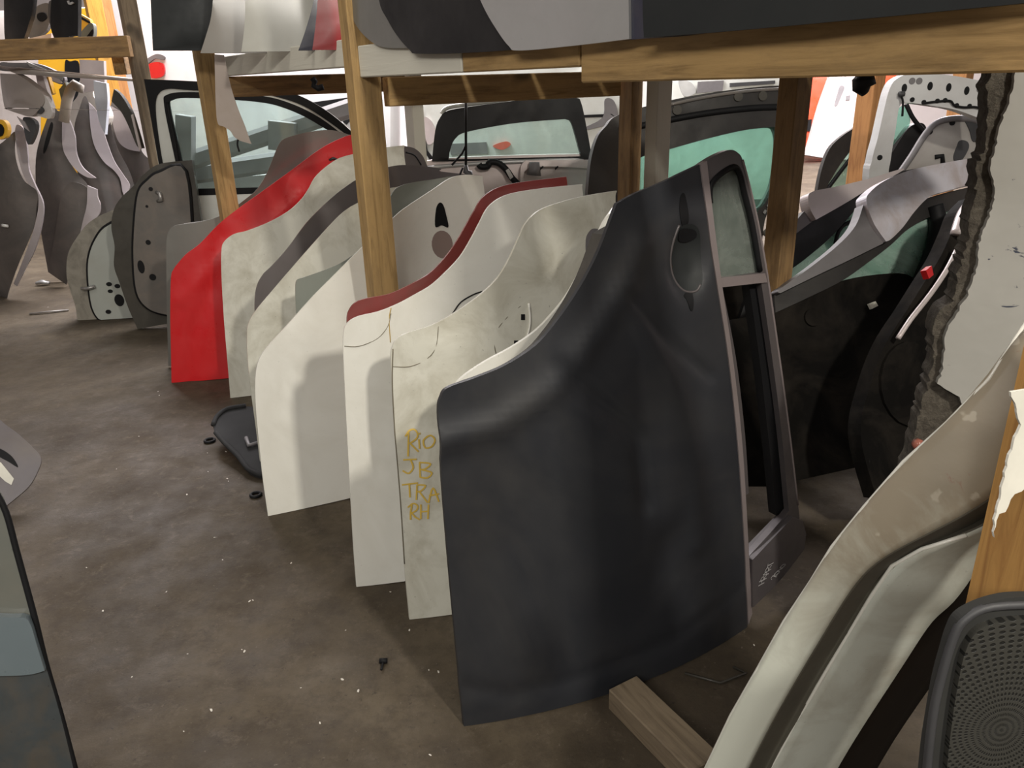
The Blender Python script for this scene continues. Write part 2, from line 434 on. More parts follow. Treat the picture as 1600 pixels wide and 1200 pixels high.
for v in bm.verts: v.co += Vector((0, 10, 0))
link('floor', bm, concrete(), kind='structure')
WALLM = plain('pale_wall', (0.62, 0.57, 0.55), 0.8, var=0.06, scale=1)
prism('wall_back', [(-15, 17, 0), (15, 17, 0), (15, 17, 5.5), (-15, 17, 5.5)], (0, 0.2, 0), WALLM, kind='structure')
prism('wall_left', [(-12, -4, 0), (-12, 17, 0), (-12, 17, 5.5), (-12, -4, 5.5)], (-0.2, 0, 0), WALLM, kind='structure')
prism('wall_right', [(12, -4, 0), (12, 17, 0), (12, 17, 5.5), (12, -4, 5.5)], (0.2, 0, 0), WALLM, kind='structure')

# ------------------------------------------------------------------ timber rack
dv = Vector((-math.sin(math.radians(35)), math.cos(math.radians(35)), 0))   # along the rack
cv = Vector((math.cos(math.radians(35)), math.sin(math.radians(35)), 0))    # into the rack
A0 = Vector((0.644, 1.033, 0))
def rk(s, t=0.0, z=0.0): return A0 + dv * s + cv * t + Vector((0, 0, z))
def post(p, w, d, z1, mat, **k):
    # stands upright, w along cv, d along dv
    return box_obj(k.pop('name', 'timber_post'), (p[0], p[1], 0.0), (p[0], p[1], z1), w, d, mat, roll=math.radians(125), **k)
post(rk(1.815, -0.028), 0.090, 0.060, 2.4, WOOD, label='front timber post between the red-edged and grey-taped white door skins', cat='timber post')
post(rk(3.56, 0.0), 0.085, 0.068, 2.4, WOOD, label='timber post standing in front of the white car door with window glass', cat='timber post')
post(rk(4.98, 0.0), 0.09, 0.10, 2.6, WOODG, label='weathered grey timber post left of the white windowed car door', cat='timber post')
post((-3.66, 7.75, 0), 0.13, 0.13, 3.3, WOODY, label='yellow-orange timber post behind the left cross beam', cat='timber post')
box_obj('timber_beam', rk(-1.2, -0.03, 1.43), rk(0.78, -0.03, 1.43), 0.042, 0.078, WOOD, label='long front shelf beam under the upper dark door skins', cat='timber beam')
box_obj('timber_beam', rk(1.22, -0.03, 1.464), rk(1.785, -0.03, 1.464), 0.042, 0.086, WOODW, label='stained white beam piece joining the front timber post', cat='timber beam')
box_obj('timber_beam', rk(0.785, -0.03, 1.464), rk(1.215, -0.03, 1.464), 0.042, 0.086, WOOD, label='short yellow beam piece between the white one and the long front beam', cat='timber beam')
box_obj('timber_beam', rk(1.88, 0.08, 1.500), rk(3.6, 0.08, 1.500), 0.042, 0.085, WOODW, label='white-painted shelf beam left of the front timber post', cat='timber beam')
box_obj('timber_beam', rk(1.815, 0.045, 1.378), rk(1.76, 0.96, 1.378), 0.045, 0.085, WOOD, label='short cross beam from the front timber post to the rear post pair', cat='timber beam')
box_obj('timber_beam', rk(3.50, 0.045, 1.41), rk(3.42, 0.97, 1.41), 0.045, 0.092, WOODD, label='brown cross beam above the white door with window glass', cat='timber beam')
post(rk(1.74, 1.01), 0.055, 0.07, 1.47, WOODD, label='brown rear timber post beside the white-painted one', cat='timber post')
post(rk(1.66, 1.075), 0.075, 0.06, 1.47, WOODW, label='white-painted rear timber post with worn edge', cat='timber post')
post(rk(3.42, 1.02), 0.07, 0.09, 1.47, WOODW, label='worn white and brown rear post behind the front timber post', cat='timber post')
post(at_zd(1243, 130, 2.42), 0.078, 0.07, 1.47, WOODD, label='timber post right of the green-glass tailgate', cat='timber post')
post(at_zd(1362, 130, 4.2), 0.10, 0.10, 1.9, WOODO, label='orange timber post behind the white tailgate frame', cat='timber post')
post(at_zd(1503, 130, 5.5), 0.10, 0.10, 1.9, WOODO, label='short orange post piece seen through the white tailgate opening', cat='timber post')
# shelf deck boards: keep the light off the lower bay
for i, t in enumerate((0.14, 0.39, 0.64, 0.89, 1.14)):
    nm = ('front', 'second', 'middle', 'fourth', 'rear')[i]
    box_obj('deck_board', rk(0.15, t, 1.53), rk(1.74, t, 1.53), 0.235, 0.018, WOODD, label=nm + ' board of the shelf deck above the charcoal door', cat='deck board', group='shelf deck boards of the near bay')
    box_obj('deck_board', rk(2.7, t + 0.09, 1.533), rk(3.45, t + 0.09, 1.533), 0.235, 0.018, WOODD, label=nm + ' board of the shelf deck above the red door skin', cat='deck board', group='shelf deck boards of the far bay')
# timber runner on the floor under the dark door
a = floor_pt(972, 1096); b = floor_pt(1100, 1225)
box_obj('timber_sleeper', (a[0], a[1], 0.03), (b[0], b[1], 0.03), 0.085, 0.06, WOODG, label='grey-brown floor timber poking out under the dark door', cat='timber')

# ================================================================== lower row of door skins
def skin(label, mat, S, pts, th=0.010, inner=True, name='door_skin', cat='car door', group=None, step=0.05, innermat=None, k=0.90):
    T = thing(name, label, cat, S.O, group)
    sk = panel('outer_skin', S, pts, mat, th=th, parent=T, step=step)
    if inner:
        panel('inner_panel', S, None, innermat or INNERM, th=0.022, off=-th - 0.002, parent=T, step=0.1, uvpts=shrink(S, pts, k))
    return T, sk
# ---- charcoal door in front
S1 = Surf(floor_pt(725, 1135), 22.5, 6, 0.06, 0.81)
D1 = [(725, 1135, 1), (714, 1020), (700, 860), (689, 720), (685, 645), (689, 621), (700, 606), (739, 592), (790, 571), (837, 540), (868, 505), (891, 473),
      (915, 434), (935, 394), (950, 355), (964, 318, 1), (993, 302), (1032, 286), (1072, 267), (1093, 257, 1), (1100, 310), (1117, 430), (1137, 560), (1152, 700),
      (1162, 850), (1168, 985, 1), (1105, 1024), (1005, 1070), (905, 1107), (800, 1131)]
crease(S1, [(975, 455), (1020, 505), (1060, 545), (1112, 590)], -0.010, 0.012)
crease(S1, [(975, 455), (1010, 530), (1060, 620), (1085, 720), (1090, 850)], 0.012, 0.028)
crease(S1, [(880, 575), (910, 610), (960, 650), (1000, 690), (1015, 790)], -0.013, 0.022)
crease(S1, [(688, 690), (780, 665), (860, 610), (930, 520), (975, 440), (1000, 380)], 0.014, 0.03)
crease(S1, [(720, 1075), (800, 1085), (900, 1060), (1050, 1000), (1160, 920)], -0.005, 0.02)
dent(S1, 1078, 410, 27, 52, -0.028, 4)
dent(S1, 880, 800, 150, 160, -0.010, 2)
T1 = thing('car_door', 'large dark charcoal car door with empty window frame, nearest the camera', 'car door', S1.O)
panel('outer_skin', S1, D1, DARK, th=0.012, parent=T1, step=0.016)
# window frame: belt moulding, outer frame with two openings, sill bar, inner channel
FR = paint('frame_grey_paint', (0.085, 0.075, 0.078), 0.35, 0.4, (0.12, 0.10, 0.09), metal=0.2)
FRL = paint('frame_pale_paint', (0.26, 0.22, 0.22), 0.35, 0.4, (0.16, 0.13, 0.11), metal=0.3)
panel('belt_moulding', S1, [(1093, 257, 1), (1103, 252, 1), (1112, 330), (1126, 440), (1145, 570), (1159, 700), (1168, 850), (1174, 958, 1), (1168, 975, 1), (1162, 850), (1152, 700), (1137, 560), (1117, 430), (1100, 310)],
      FRL, th=0.018, off=0.004, parent=T1, step=0)
fr = panel('window_frame', S1, [(1099, 256, 1), (1120, 243), (1142, 234), (1155, 238), (1164, 252), (1175, 300), (1188, 360), (1201, 435), (1217, 545), (1234, 670), (1247, 770), (1253, 830), (1249, 858), (1215, 905), (1172, 947, 1),
      (1168, 850), (1159, 700), (1145, 570), (1126, 440), (1110, 330)], FR, th=0.02, off=-0.006, parent=T1, step=0.08,
      holes=[[(1108, 318), (1110, 290), (1124, 272), (1148, 256), (1159, 266), (1168, 300), (1180, 350), (1191, 426, 1), (1126, 435, 1), (1117, 380)],
             [(1128, 449, 1), (1192, 441, 1), (1207, 545), (1223, 670), (1235, 800, 1), (1205, 835), (1173, 870, 1), (1167, 760), (1157, 650), (1146, 560)]])
panel('quarter_glass', S1, [(1106, 318), (1109, 288), (1123, 270), (1148, 254), (1161, 265), (1170, 300), (1182, 350), (1194, 428, 1), (1125, 437, 1), (1116, 380)], GLASSD, th=0.004, off=-0.016, parent=T1, step=0)
seam('glass_seal', S1, [(1112, 318), (1112, 292), (1126, 274), (1148, 261), (1158, 270), (1166, 303), (1178, 352), (1190, 424)], 0.007, RUBBER, T1, off=-0.006)
panel('divider_bar', S1, [(1126, 434, 1), (1196, 427, 1), (1199, 441, 1), (1128, 449, 1)], FRL, th=0.02, off=0.0, parent=T1, step=0)
panel('inner_channel', S1, [(1131, 450, 1), (1137, 449, 1), (1158, 560), (1172, 680), (1178, 775, 1), (1170, 780, 1), (1163, 690), (1150, 580)], FR, th=0.015, off=-0.02, parent=T1, step=0)
panel('rear_channel', S1, [(1183, 443, 1), (1197, 441, 1), (1214, 560), (1230, 690), (1240, 808, 1), (1224, 812, 1), (1214, 700), (1200, 570)], RUBBER, th=0.03, off=-0.03, parent=T1, step=0)
panel('frame_sill', S1, [(1171, 872, 1), (1234, 806, 1), (1250, 812, 1), (1255, 832, 1), (1252, 856, 1), (1215, 903), (1172, 946, 1)], FR, th=0.05, off=0.012, parent=T1, step=0)
seam('frame_edge', S1, [(1163, 250), (1176, 300), (1189, 360), (1202, 435), (1218, 545), (1235, 670), (1249, 790)], 0.003, FRL, T1, off=-0.006)
# handle hardware
seam('handle_recess_rim', S1, [(1062, 352), (1056, 375), (1054, 405), (1060, 435), (1074, 455), (1090, 456), (1098, 445)], 0.003, FR, T1, off=0.0)
HP = panel('handle_pocket', S1, [(1066, 354), (1085, 351), (1096, 365), (1101, 400), (1101, 435), (1094, 453), (1078, 455), (1064, 440), (1057, 405), (1058, 372)], SHELFD, th=0.003, off=0.002, parent=T1, step=0.01)  # dark sheet paints the shade inside the handle dent
panel('key_slot', S1, [(1062, 312), (1066, 302), (1070, 305), (1075, 330), (1076, 350), (1068, 354), (1062, 335)], RUBBER, th=0.004, off=0.0015, parent=T1, step=0)
panel('handle_slot', S1, [(1072, 462), (1084, 456), (1085, 465), (1082, 485), (1078, 483), (1075, 470)], RUBBER, th=0.004, off=0.0015, parent=T1, step=0)
panel('handle_opening', S1, [(1063, 362), (1070, 357), (1088, 360), (1092, 372), (1080, 380), (1066, 376)], RUBBER, th=0.003, off=0.0045, parent=HP, step=0)
panel('inner_panel', S1, None, INNERD, th=0.05, off=-0.045, parent=T1, step=0.1, uvpts=shrink(S1, D1, 0.86))
# chalk writing on the sill of the frame
def glyphs(x, y, sx, sy, text, kx=0.0, ky=0.0):
    """block strokes for a short handwritten word; (kx, ky) is the pen direction of one letter advance"""
    G = {'V': [[(0, 0), (.5, 1), (1, 0)]], 'T': [[(0, 0), (1, 0)], [(.5, 0), (.5, 1)]], 'R': [[(0, 1), (0, 0), (.8, .1), (.8, .45), (0, .5)], [(.2, .5), (1, 1)]],
         'A': [[(0, 1), (.5, 0), (1, 1)], [(.2, .6), (.8, .6)]], 'H': [[(0, 0), (0, 1)], [(1, 0), (1, 1)], [(0, .5), (1, .5)]], '2': [[(0, .2), (.5, 0), (1, .3), (0, 1), (1, 1)]],
         '0': [[(.5, 0), (0, .5), (.5, 1), (1, .5), (.5, 0)]], '1': [[(.5, 0), (.5, 1)]], 'C': [[(1, .1), (.3, 0), (0, .5), (.3, 1), (1, .9)]], 'L': [[(0, 0), (0, 1), (.8, 1)]], 'I': [[(.5, 0), (.5, 1)]]}
    out = []
    for i, ch in enumerate(text):
        for s in G.get(ch, []):
            out.append([(x + i * kx + a * sx[0] + b * sy[0], y + i * ky + a * sx[1] + b * sy[1]) for a, b in s])
    return out
S1o = Surf(S1.O, 22.5, 6, 0.06, 0.81)
strokes('chalk_writing', S1o, glyphs(1180, 912, (1, -6), (9, -5), 'TRARH'[::-1], 3.5, -7.0) + glyphs(1199, 903, (1, -5), (9, -5), '2010', 4.6, -5.5), 0.0012, CHALK, T1, off=0.013)

# ---- cream door right behind it: only its edge shows along the charcoal arch
S2 = Surf(floor_pt(718, 1040), 22, 6, 0.06, 0.8)
D2 = [(735, 1035, 1), (725, 900), (715, 750), (706, 640), (708, 610), (722, 590), (758, 565), (797, 544), (833, 520), (857, 497), (884, 464), (905, 428), (922, 394), (933, 370), (945, 345), (962, 322, 1), (1000, 330, 1), (1060, 500), (1100, 700), (1115, 880, 1), (1000, 950), (860, 1010)]
T2, _ = skin('cream door skin showing only as a bright edge behind the charcoal door', WHITE, S2, D2)
seam('edge_seal', S2, [(868, 492), (893, 462), (912, 425), (926, 398), (930, 385)], 0.006, RUBBER, T2, off=0.006)

# ---- door with yellow marker writing
S3 = Surf(floor_pt(640, 968), 20, 6, 0.06, 0.8)
D3 = [(640, 968, 1), (632, 881), (626, 787), (618, 675), (613, 600), (611, 556), (614, 540), (620, 530), (635, 521), (675, 508), (709, 490), (750, 461), (778, 434), (797, 402), (811, 371), (823, 347), (844, 328), (876, 316), (915, 306), (964, 298, 1),
      (963, 330), (985, 500), (1010, 700), (1015, 870, 1), (900, 925), (800, 950), (705, 962)]
crease(S3, [(616, 672), (684, 664)], -0.004, 0.008)
crease(S3, [(613, 573), (650, 571), (678, 555), (684, 508)], -0.002, 0.004)
crease(S3, [(772, 555), (776, 520), (800, 490), (822, 472)], -0.004, 0.006)
dent(S3, 700, 540, 35, 25, 0.005, 2)
T3, SK3 = skin('white dirty door skin with yellow marker words, left of the charcoal door', WHITE2, S3, D3, step=0.02)
R_ = [[(638, 676), (637, 712)], [(633, 681), (639, 673), (647, 671), (652, 677), (650, 685), (640, 692)], [(640, 692), (653, 705)], [(654, 686), (655, 700)], [(655, 676), (655, 678)],
      [(668, 681), (661, 688), (664, 699), (674, 697), (679, 687), (673, 680), (666, 682)]]
J_ = [[(630, 718), (650, 717)], [(641, 718), (645, 730), (638, 739), (629, 735)], [(655, 722), (656, 745)], [(655, 722), (672, 724), (664, 732), (656, 733)], [(657, 733), (674, 738), (667, 746), (656, 745)]]
Tt = [[(628, 757), (652, 754)], [(639, 756), (640, 776)], [(651, 758), (650, 780)], [(651, 757), (664, 758), (658, 766), (650, 768)], [(655, 768), (667, 784)], [(669, 785), (676, 762), (685, 783)], [(670, 774), (685, 771)]]
L_ = [[(641, 811), (641, 800), (643, 789)], [(637, 792), (645, 786), (652, 790), (650, 797), (642, 801)], [(643, 801), (648, 807), (655, 811)], [(657, 788), (657, 810)], [(669, 788), (668, 810)], [(657, 799), (669, 798)]]
S3o = Surf(S3.O, 20, 6, 0.06, 0.8)
strokes('marker_writing', S3, R_ + J_ + Tt + L_, 0.0022, YEL, T3, off=0.0032)
SCR = plain('dark_scratch', (0.10, 0.09, 0.075), 0.8)
SEAM = plain('seam_line', (0.16, 0.14, 0.10), 0.8)
seam('corner_seam', S3, [(613, 573), (640, 573), (664, 563), (680, 544), (685, 510)], 0.0011, SEAM, T3, off=0.0005)
seam('pocket_seam', S3, [(776, 556), (773, 535), (778, 515), (792, 497), (812, 480), (824, 473)], 0.0013, SEAM, T3, off=0.0005)
seam('edge_seam', S3, [(614, 545), (613, 600), (617, 675), (626, 787), (632, 881)], 0.0016, SEAM, T3, off=0.0)
for c in ((817, 496), (806, 537)):
    panel('clip_hole', S3, [(c[0] - 3, c[1] - 5, 1), (c[0] + 3, c[1] - 5, 1), (c[0] + 3, c[1] + 4, 1), (c[0] - 3, c[1] + 4, 1)], RUBBER, th=0.002, off=0.0015, parent=T3, step=0)
seam('trim_lip', S3, [(826, 474), (828, 505), (822, 530)], 0.003, WHITE, T3, off=0.002)
panel('handle_recess', S3, [(917, 402), (915, 375), (921, 361), (930, 357), (940, 362), (941, 372), (930, 384)], PLASTM, th=0.006, off=0.003, parent=T3, step=0)

# ---- white door with maroon door behind
S4 = Surf(floor_pt(557, 917), 20, 6, 0.06, 0.8)
D4 = [(557, 917, 1), (552, 850), (547, 760), (541, 650), (537, 560), (537, 521), (542, 506), (559, 495), (592, 487), (622, 475), (650, 460), (675, 445), (700, 422), (720, 400), (737, 372), (750, 347), (762, 325), (780, 310), (805, 301), (850, 294), (910, 288, 1),
      (912, 310), (935, 450), (955, 620), (960, 790, 1), (850, 870), (740, 903), (632, 913)]
crease(S4, [(538, 540), (570, 540), (600, 520), (612, 490)], -0.002, 0.004)
crease(S4, [(640, 650), (629, 700), (618, 790), (622, 850)], -0.004, 0.008)
T4, _ = skin('clean white door skin just left of the one with marker words', WHITE, S4, D4, step=0.025)
seam('corner_seam', S4, [(538, 541), (562, 541), (590, 529), (606, 510), (611, 490)], 0.0011, SEAM, T4, off=0.0005)
seam('rust_streak', S4, [(611, 481), (608, 500), (610, 535)], 0.002, plain('rust_yellow', (0.45, 0.30, 0.06), 0.8), T4, off=0.0, flat=0.5)
seam('trim_lip', S4, [(707, 490), (720, 472), (740, 460), (755, 455)], 0.002, RUBBER, T4, off=0.001)
S5 = Surf(floor_pt(560, 890), 20, 6, 0.05, 0.8)
D5 = [(570, 887, 1), (560, 760), (548, 620), (543, 530), (542, 500), (545, 486), (555, 473), (575, 466), (610, 459), (650, 440), (675, 424), (700, 397), (718, 370), (732, 345), (742, 328), (752, 311), (770, 297), (792, 289), (825, 283), (885, 276, 1),
      (888, 300), (905, 450), (920, 620), (930, 780, 1), (850, 840), (720, 875)]
T5, _ = skin('dull red door skin showing as a curved edge above a white one', MAROON, S5, D5)

# ---- big white door with handle hole
S6 = Surf(floor_pt(421, 806), 26, 9, 0.03, 0.8)
D6 = [(420, 813, 1), (411, 750), (405, 694), (400, 640), (399, 595), (403, 567), (416, 544), (450, 506), (490, 462), (525, 427), (565, 387), (617, 338), (637, 322), (675, 297), (704, 278), (728, 273), (754, 275, 1),
      (757, 300), (775, 430), (790, 580), (795, 720, 1), (740, 765), (650, 788), (550, 802)]
crease(S6, [(468, 560), (462, 590), (452, 625), (445, 680), (455, 740)], 0.006, 0.012)
dent(S6, 470, 530, 30, 40, 0.010, 2)
T6, _ = skin('broad white door skin with a dark handle hole, behind the front timber post', WHITE, S6, D6, step=0.025)
panel('handle_hole', S6, [(680, 354), (681, 328), (686, 317), (692, 320), (697, 337), (700, 355), (690, 352)], RUBBER, th=0.004, off=0.003, parent=T6, step=0)
disc('handle_dish', S6, 691, 382, 0.043, paint('dusty_pink_dirt', (0.26, 0.19, 0.17), 0.5, 0.4), T6, off=0.002, ry=0.05)
# ---- grey-green door
S7 = Surf(floor_pt(455, 770), 24, 9, 0.06, 0.78)
D7 = [(492, 765, 1), (480, 650), (468, 540), (463, 487), (462, 445), (466, 436, 1), (485, 430), (525, 415), (550, 400), (565, 388), (590, 350), (613, 302), (625, 291), (645, 285), (672, 281), (706, 276), (735, 280, 1),
      (740, 330), (750, 480), (760, 700, 1), (680, 735), (580, 755)]
T7, _ = skin('grey-green door skin peeping out as a triangle behind the broad white one', GREYG, S7, D7)
# ---- white door behind
S8 = Surf(floor_pt(400, 735), 24, 9, 0.06, 0.78)
D8 = [(408, 735, 1), (400, 670), (392, 610), (387, 560), (386, 525), (388, 506), (400, 485), (425, 455), (455, 420), (490, 380), (525, 342), (545, 325), (565, 314), (590, 300), (620, 292), (690, 285, 1), (700, 450), (710, 660, 1), (620, 705), (520, 728)]
crease(S8, [(420, 470), (430, 500), (440, 540)], 0.004, 0.008)
T8, _ = skin('stained white door skin left of the broad white one with handle hole', WHITE2, S8, D8, step=0.03)
# ---- dark grey arched door
S9 = Surf(floor_pt(395, 690), 24, 9, 0.05, 0.78)
D9 = [(430, 690, 1), (415, 600), (403, 540), (398, 490), (400, 452), (410, 430), (425, 415), (450, 387), (480, 347), (515, 312), (540, 292), (560, 279), (585, 268), (611, 260), (637, 258), (687, 263), (690, 268), (748, 274, 1), (755, 330), (760, 450), (760, 640, 1), (640, 672), (520, 688)]
T9, _ = skin('dark grey door skin sweeping up as a curved band', GREYB, S9, D9)
# ---- white door next to the red one
S10 = Surf(floor_pt(360, 622), 22, 9, 0.06, 0.85)
D10 = [(360, 622, 1), (355, 560), (350, 500), (346, 430), (346, 392), (350, 378), (365, 366), (387, 360), (420, 347), (450, 330), (470, 312), (482, 295), (492, 277), (510, 260), (530, 247), (555, 240), (590, 232), (632, 227, 1), (634, 260), (660, 420), (665, 575, 1), (560, 608), (460, 622)]
T10, _ = skin('white scuffed door skin right of the bright red one', WHITE2, S10, D10, step=0.03)
S10b = Surf(floor_pt(385, 600), 22, 9, 0.05, 0.85)
T10b, _ = skin('grey round-cornered door skin behind the front timber post top', GREYB, S10b,
      [(420, 596, 1), (410, 500), (430, 380), (500, 290), (580, 245), (632, 228, 1), (648, 232), (660, 243), (668, 260, 1), (700, 420), (700, 560, 1), (560, 590)])
seam('arch_line', S10b, [(634, 238), (648, 243), (658, 258)], 0.004, RUBBER, T10b, off=0.001)
# ---- red
S11 = Surf(floor_pt(268, 598), 18, 4, 0.07, 0.9)
D11 = [(268, 598, 1), (267, 547), (266, 490), (267, 435), (271, 421), (280, 409), (292, 396), (312, 381), (342, 350), (372, 326), (400, 306), (450, 270), (500, 233), (535, 215), (552, 210, 1), (560, 250), (580, 400), (590, 560, 1), (500, 585), (430, 596), (357, 600)]
crease(S11, [(344, 365), (330, 450), (315, 490), (300, 520), (295, 598)], -0.010, 0.03)
crease(S11, [(280, 470), (330, 420), (400, 370), (480, 300)], 0.008, 0.03)
T11, _ = skin('bright red door skin, leftmost of the front row', RED, S11, D11, step=0.025)
tube('bracket', [S11.at(515, 250, 0.0), S11.at(520, 247, 0.02), S11.at(526, 249, 0.0)], 0.006, PLAST, T11)
# ---- grey behind red
S12 = Surf(floor_pt(262, 575), 18, 4, 0.05, 0.95)
D12 = [(263, 572, 1), (261, 500), (260, 430), (260, 380), (264, 361), (275, 352), (305, 348), (337, 340), (362, 327), (385, 310), (402, 295), (417, 270), (430, 238), (436, 225), (444, 217), (465, 210), (490, 205), (515, 203), (535, 207), (552, 213, 1), (570, 300), (580, 500, 1), (430, 565)]
T12, _ = skin('grey door skin rising behind the bright red one', GREY, S12, D12)

# ---- white car door standing upright, with window glass
b13 = floor_pt(290, 500); S13 = Surf(b13, 6, 5, 0.03, 1.3)
T13 = thing('car_door', 'white upright car door with black seals and glazed window', 'car door', S13.O)
O13 = [(226, 124, 1), (300, 127), (400, 133), (440, 140), (480, 155), (520, 180), (560, 215, 1), (560, 420, 1), (500, 505, 1), (300, 515, 1), (285, 480), (272, 400), (262, 340), (245, 240)]
panel('door_shell', S13, O13, WHITE3, th=0.05, parent=T13, step=0.1, holes=[[(262, 165), (266, 152), (300, 149), (400, 154), (450, 165), (500, 190), (545, 225), (550, 290, 1), (290, 302, 1), (275, 230)]])
def band(S, outer, inner): return [*outer, *inner[::-1]]
panel('outer_seal', S13, O13[:7] + [(556, 222, 1), (515, 191), (475, 166), (435, 152), (395, 145), (300, 141), (262, 139), (246, 150), (244, 180), (252, 240), (262, 290), (275, 352, 1), (265, 352, 1), (248, 250)],
      RUBBER, th=0.03, off=0.012, parent=T13, step=0)
panel('inner_seal', S13, [(257, 165), (262, 148), (300, 144), (400, 149), (450, 160), (500, 184), (550, 222, 1), (548, 300, 1), (286, 306, 1), (272, 240)], RUBBER, th=0.02, off=0.008, parent=T13, step=0,
      holes=[[(266, 168), (270, 156), (300, 153), (400, 159), (450, 171), (498, 195), (540, 228), (543, 290, 1), (295, 295, 1), (280, 230)]])
panel('window_glass', S13, [(266, 168), (270, 156), (300, 153), (400, 159), (450, 171), (498, 195), (540, 228), (543, 290, 1), (295, 295, 1), (280, 230)], GLASSC, th=0.005, off=-0.01, parent=T13, step=0)
seam('left_seal', S13, [(262, 160), (275, 230), (285, 290), (292, 350), (297, 400)], 0.012, RUBBER, T13, off=0.01)

# ---- two doors showing their inner side
def inner_door(label, S, pts, mat, ring, ringmat, holes, extra=None, name='car_door'):
    T = thing(name, label, 'car door', S.O)
    panel('door_shell', S, pts, mat, th=0.06, parent=T, step=0.05)
    RI = panel('raised_inner', S, ring, ringmat, th=0.03, off=0.025, parent=T, step=0.05)
    seam('rubber_seal', S, ring, 0.016, RUBBER, T, off=0.006, closed=True)
    for h in holes:
        disc('access_hole', S, h[0], h[1], h[2], RUBBER, RI, off=0.0275, th=0.003, ry=h[3])
    return T
S14 = Surf(floor_pt(215, 517), 12, 4, 0.04, 0.8)
T14 = inner_door('dark grimy car door with its inner side out, beside the upright white one', S14, [(215, 514, 1), (200, 480), (186, 440), (178, 415), (179, 385), (174, 355), (178, 327), (190, 308), (207, 292), (225, 272), (250, 256), (300, 250, 1), (320, 400), (310, 500, 1), (262, 506)],
      INNERD, [(232, 480), (215, 455), (210, 400), (212, 345), (218, 300), (232, 282), (250, 270), (290, 268), (300, 400), (290, 490), (260, 490)], INNERM,
      [(222, 416, 0.02, 0.04), (233, 378, 0.015, 0.015), (240, 432, 0.02, 0.02), (231, 322, 0.008, 0.008), (237, 295, 0.012, 0.012)])
tube('latch', [S14.at(246, 300, 0.02), S14.at(252, 302, 0.04), S14.at(254, 312, 0.04), S14.at(248, 314, 0.02)], 0.012, STEEL, T14)
S15 = Surf(floor_pt(130, 500), 12, 4, 0.05, 0.9)
T15 = inner_door('white car door with inner side out and dirty edge, left end of the front stack', S15, [(130, 516, 1), (122, 505), (118, 480), (110, 455), (104, 430), (106, 398), (118, 374), (140, 347), (175, 329), (215, 322, 1), (235, 400), (225, 495, 1), (175, 507)],
      paint('grimy_white_inner', (0.28, 0.26, 0.22), 0.5, 0.8, (0.08, 0.07, 0.055), scr=0.4, dscale=8), [(160, 500), (146, 480), (140, 440), (140, 405), (150, 375), (170, 352), (215, 340), (228, 400), (215, 490), (185, 504)],
      paint('pale_inner', (0.38, 0.40, 0.37), 0.4, 0.3, scr=0.3), [(172, 443, 0.018, 0.014), (185, 446, 0.018, 0.014), (174, 454, 0.016, 0.012), (188, 468, 0.03, 0.04), (171, 486, 0.018, 0.014)])
tube('check_strap', [S15.at(130, 450, 0.02), S15.at(140, 449, 0.05), S15.at(151, 446, 0.04)], 0.012, STEEL, T15)

# ================================================================== fenders on the left
def fender(label, base, pts, flange=None, slot=None, mat=FENDER, heading=15, lean=3, name='car_fender', B=0.10, W=0.5):
    S = Surf(base, heading, lean, B, W)
    T = thing(name, label, 'car fender', S.O)
    panel('fender_skin', S, pts, mat, th=0.008, parent=T, step=0.04)
    if flange: panel('arch_flange', S, flange, FLANGE, th=0.03, off=0.012, parent=T, step=0)
    if slot: panel('slot', S, slot, RUBBER, th=0.003, off=0.0025, parent=T, step=0)
    return T, S
TF, SF = fender('dark fender at the left picture edge with a white clip', floor_pt(11, 466), [(11, 466, 1), (16, 448), (30, 410), (45, 375), (54, 350), (58, 317), (60, 300), (50, 292), (38, 283), (28, 262), (23, 237), (24, 207), (15, 212), (0, 225), (-30, 240, 1), (-50, 350), (-40, 466, 1)],
      [(24, 205, 1), (27, 195), (35, 198), (40, 210), (44, 240), (46, 265), (56, 290), (68, 318), (66, 350), (55, 390), (40, 420), (27, 447, 1), (22, 443, 1), (35, 410), (48, 375), (56, 348), (61, 318), (58, 298), (46, 288), (36, 270), (28, 240)])
tube('clip', [SF.at(4, 352, 0.0), SF.at(9, 352, 0.03), SF.at(13, 353, 0.01)], 0.012, plain('white_clip', (0.7, 0.7, 0.68)), TF)
b = floor_pt(75, 440)
fender('dark slotted fender, second from the left picture edge', b, [(75, 424, 1), (62, 350), (56, 290), (57, 240), (70, 195), (82, 169), (90, 173), (97, 180), (98, 230), (107, 250), (120, 270), (137, 290), (138, 310), (135, 330), (122, 370), (112, 425), (100, 445, 1)],
      [(98, 178, 1), (104, 180), (112, 195), (118, 215), (120, 240), (130, 262), (150, 278, 1), (137, 277), (120, 266), (106, 248), (98, 226)], [(80, 191), (83, 198), (76, 225), (69, 240), (68, 232), (74, 208)])
fender('brown-grey fender with a tall point, third from the left', floor_pt(120, 425), [(105, 445, 1), (108, 400), (118, 340), (125, 300), (118, 250), (116, 200), (124, 170), (132, 150), (139, 163), (142, 200), (149, 230), (163, 252), (180, 268), (190, 282), (193, 300), (186, 330), (170, 380), (165, 430, 1)],
      [(139, 160, 1), (150, 172), (158, 190), (165, 215), (178, 250), (192, 272), (203, 290), (197, 305), (192, 300), (188, 280), (178, 266), (162, 252), (148, 228), (142, 200)], heading=18)
fender('narrow dark upright fender, fourth from the left', floor_pt(165, 405), [(150, 420, 1), (160, 330), (163, 250), (157, 190), (158, 148, 1), (167, 141, 1), (170, 165), (174, 200), (185, 235), (205, 275), (215, 330), (205, 420, 1)], heading=20)
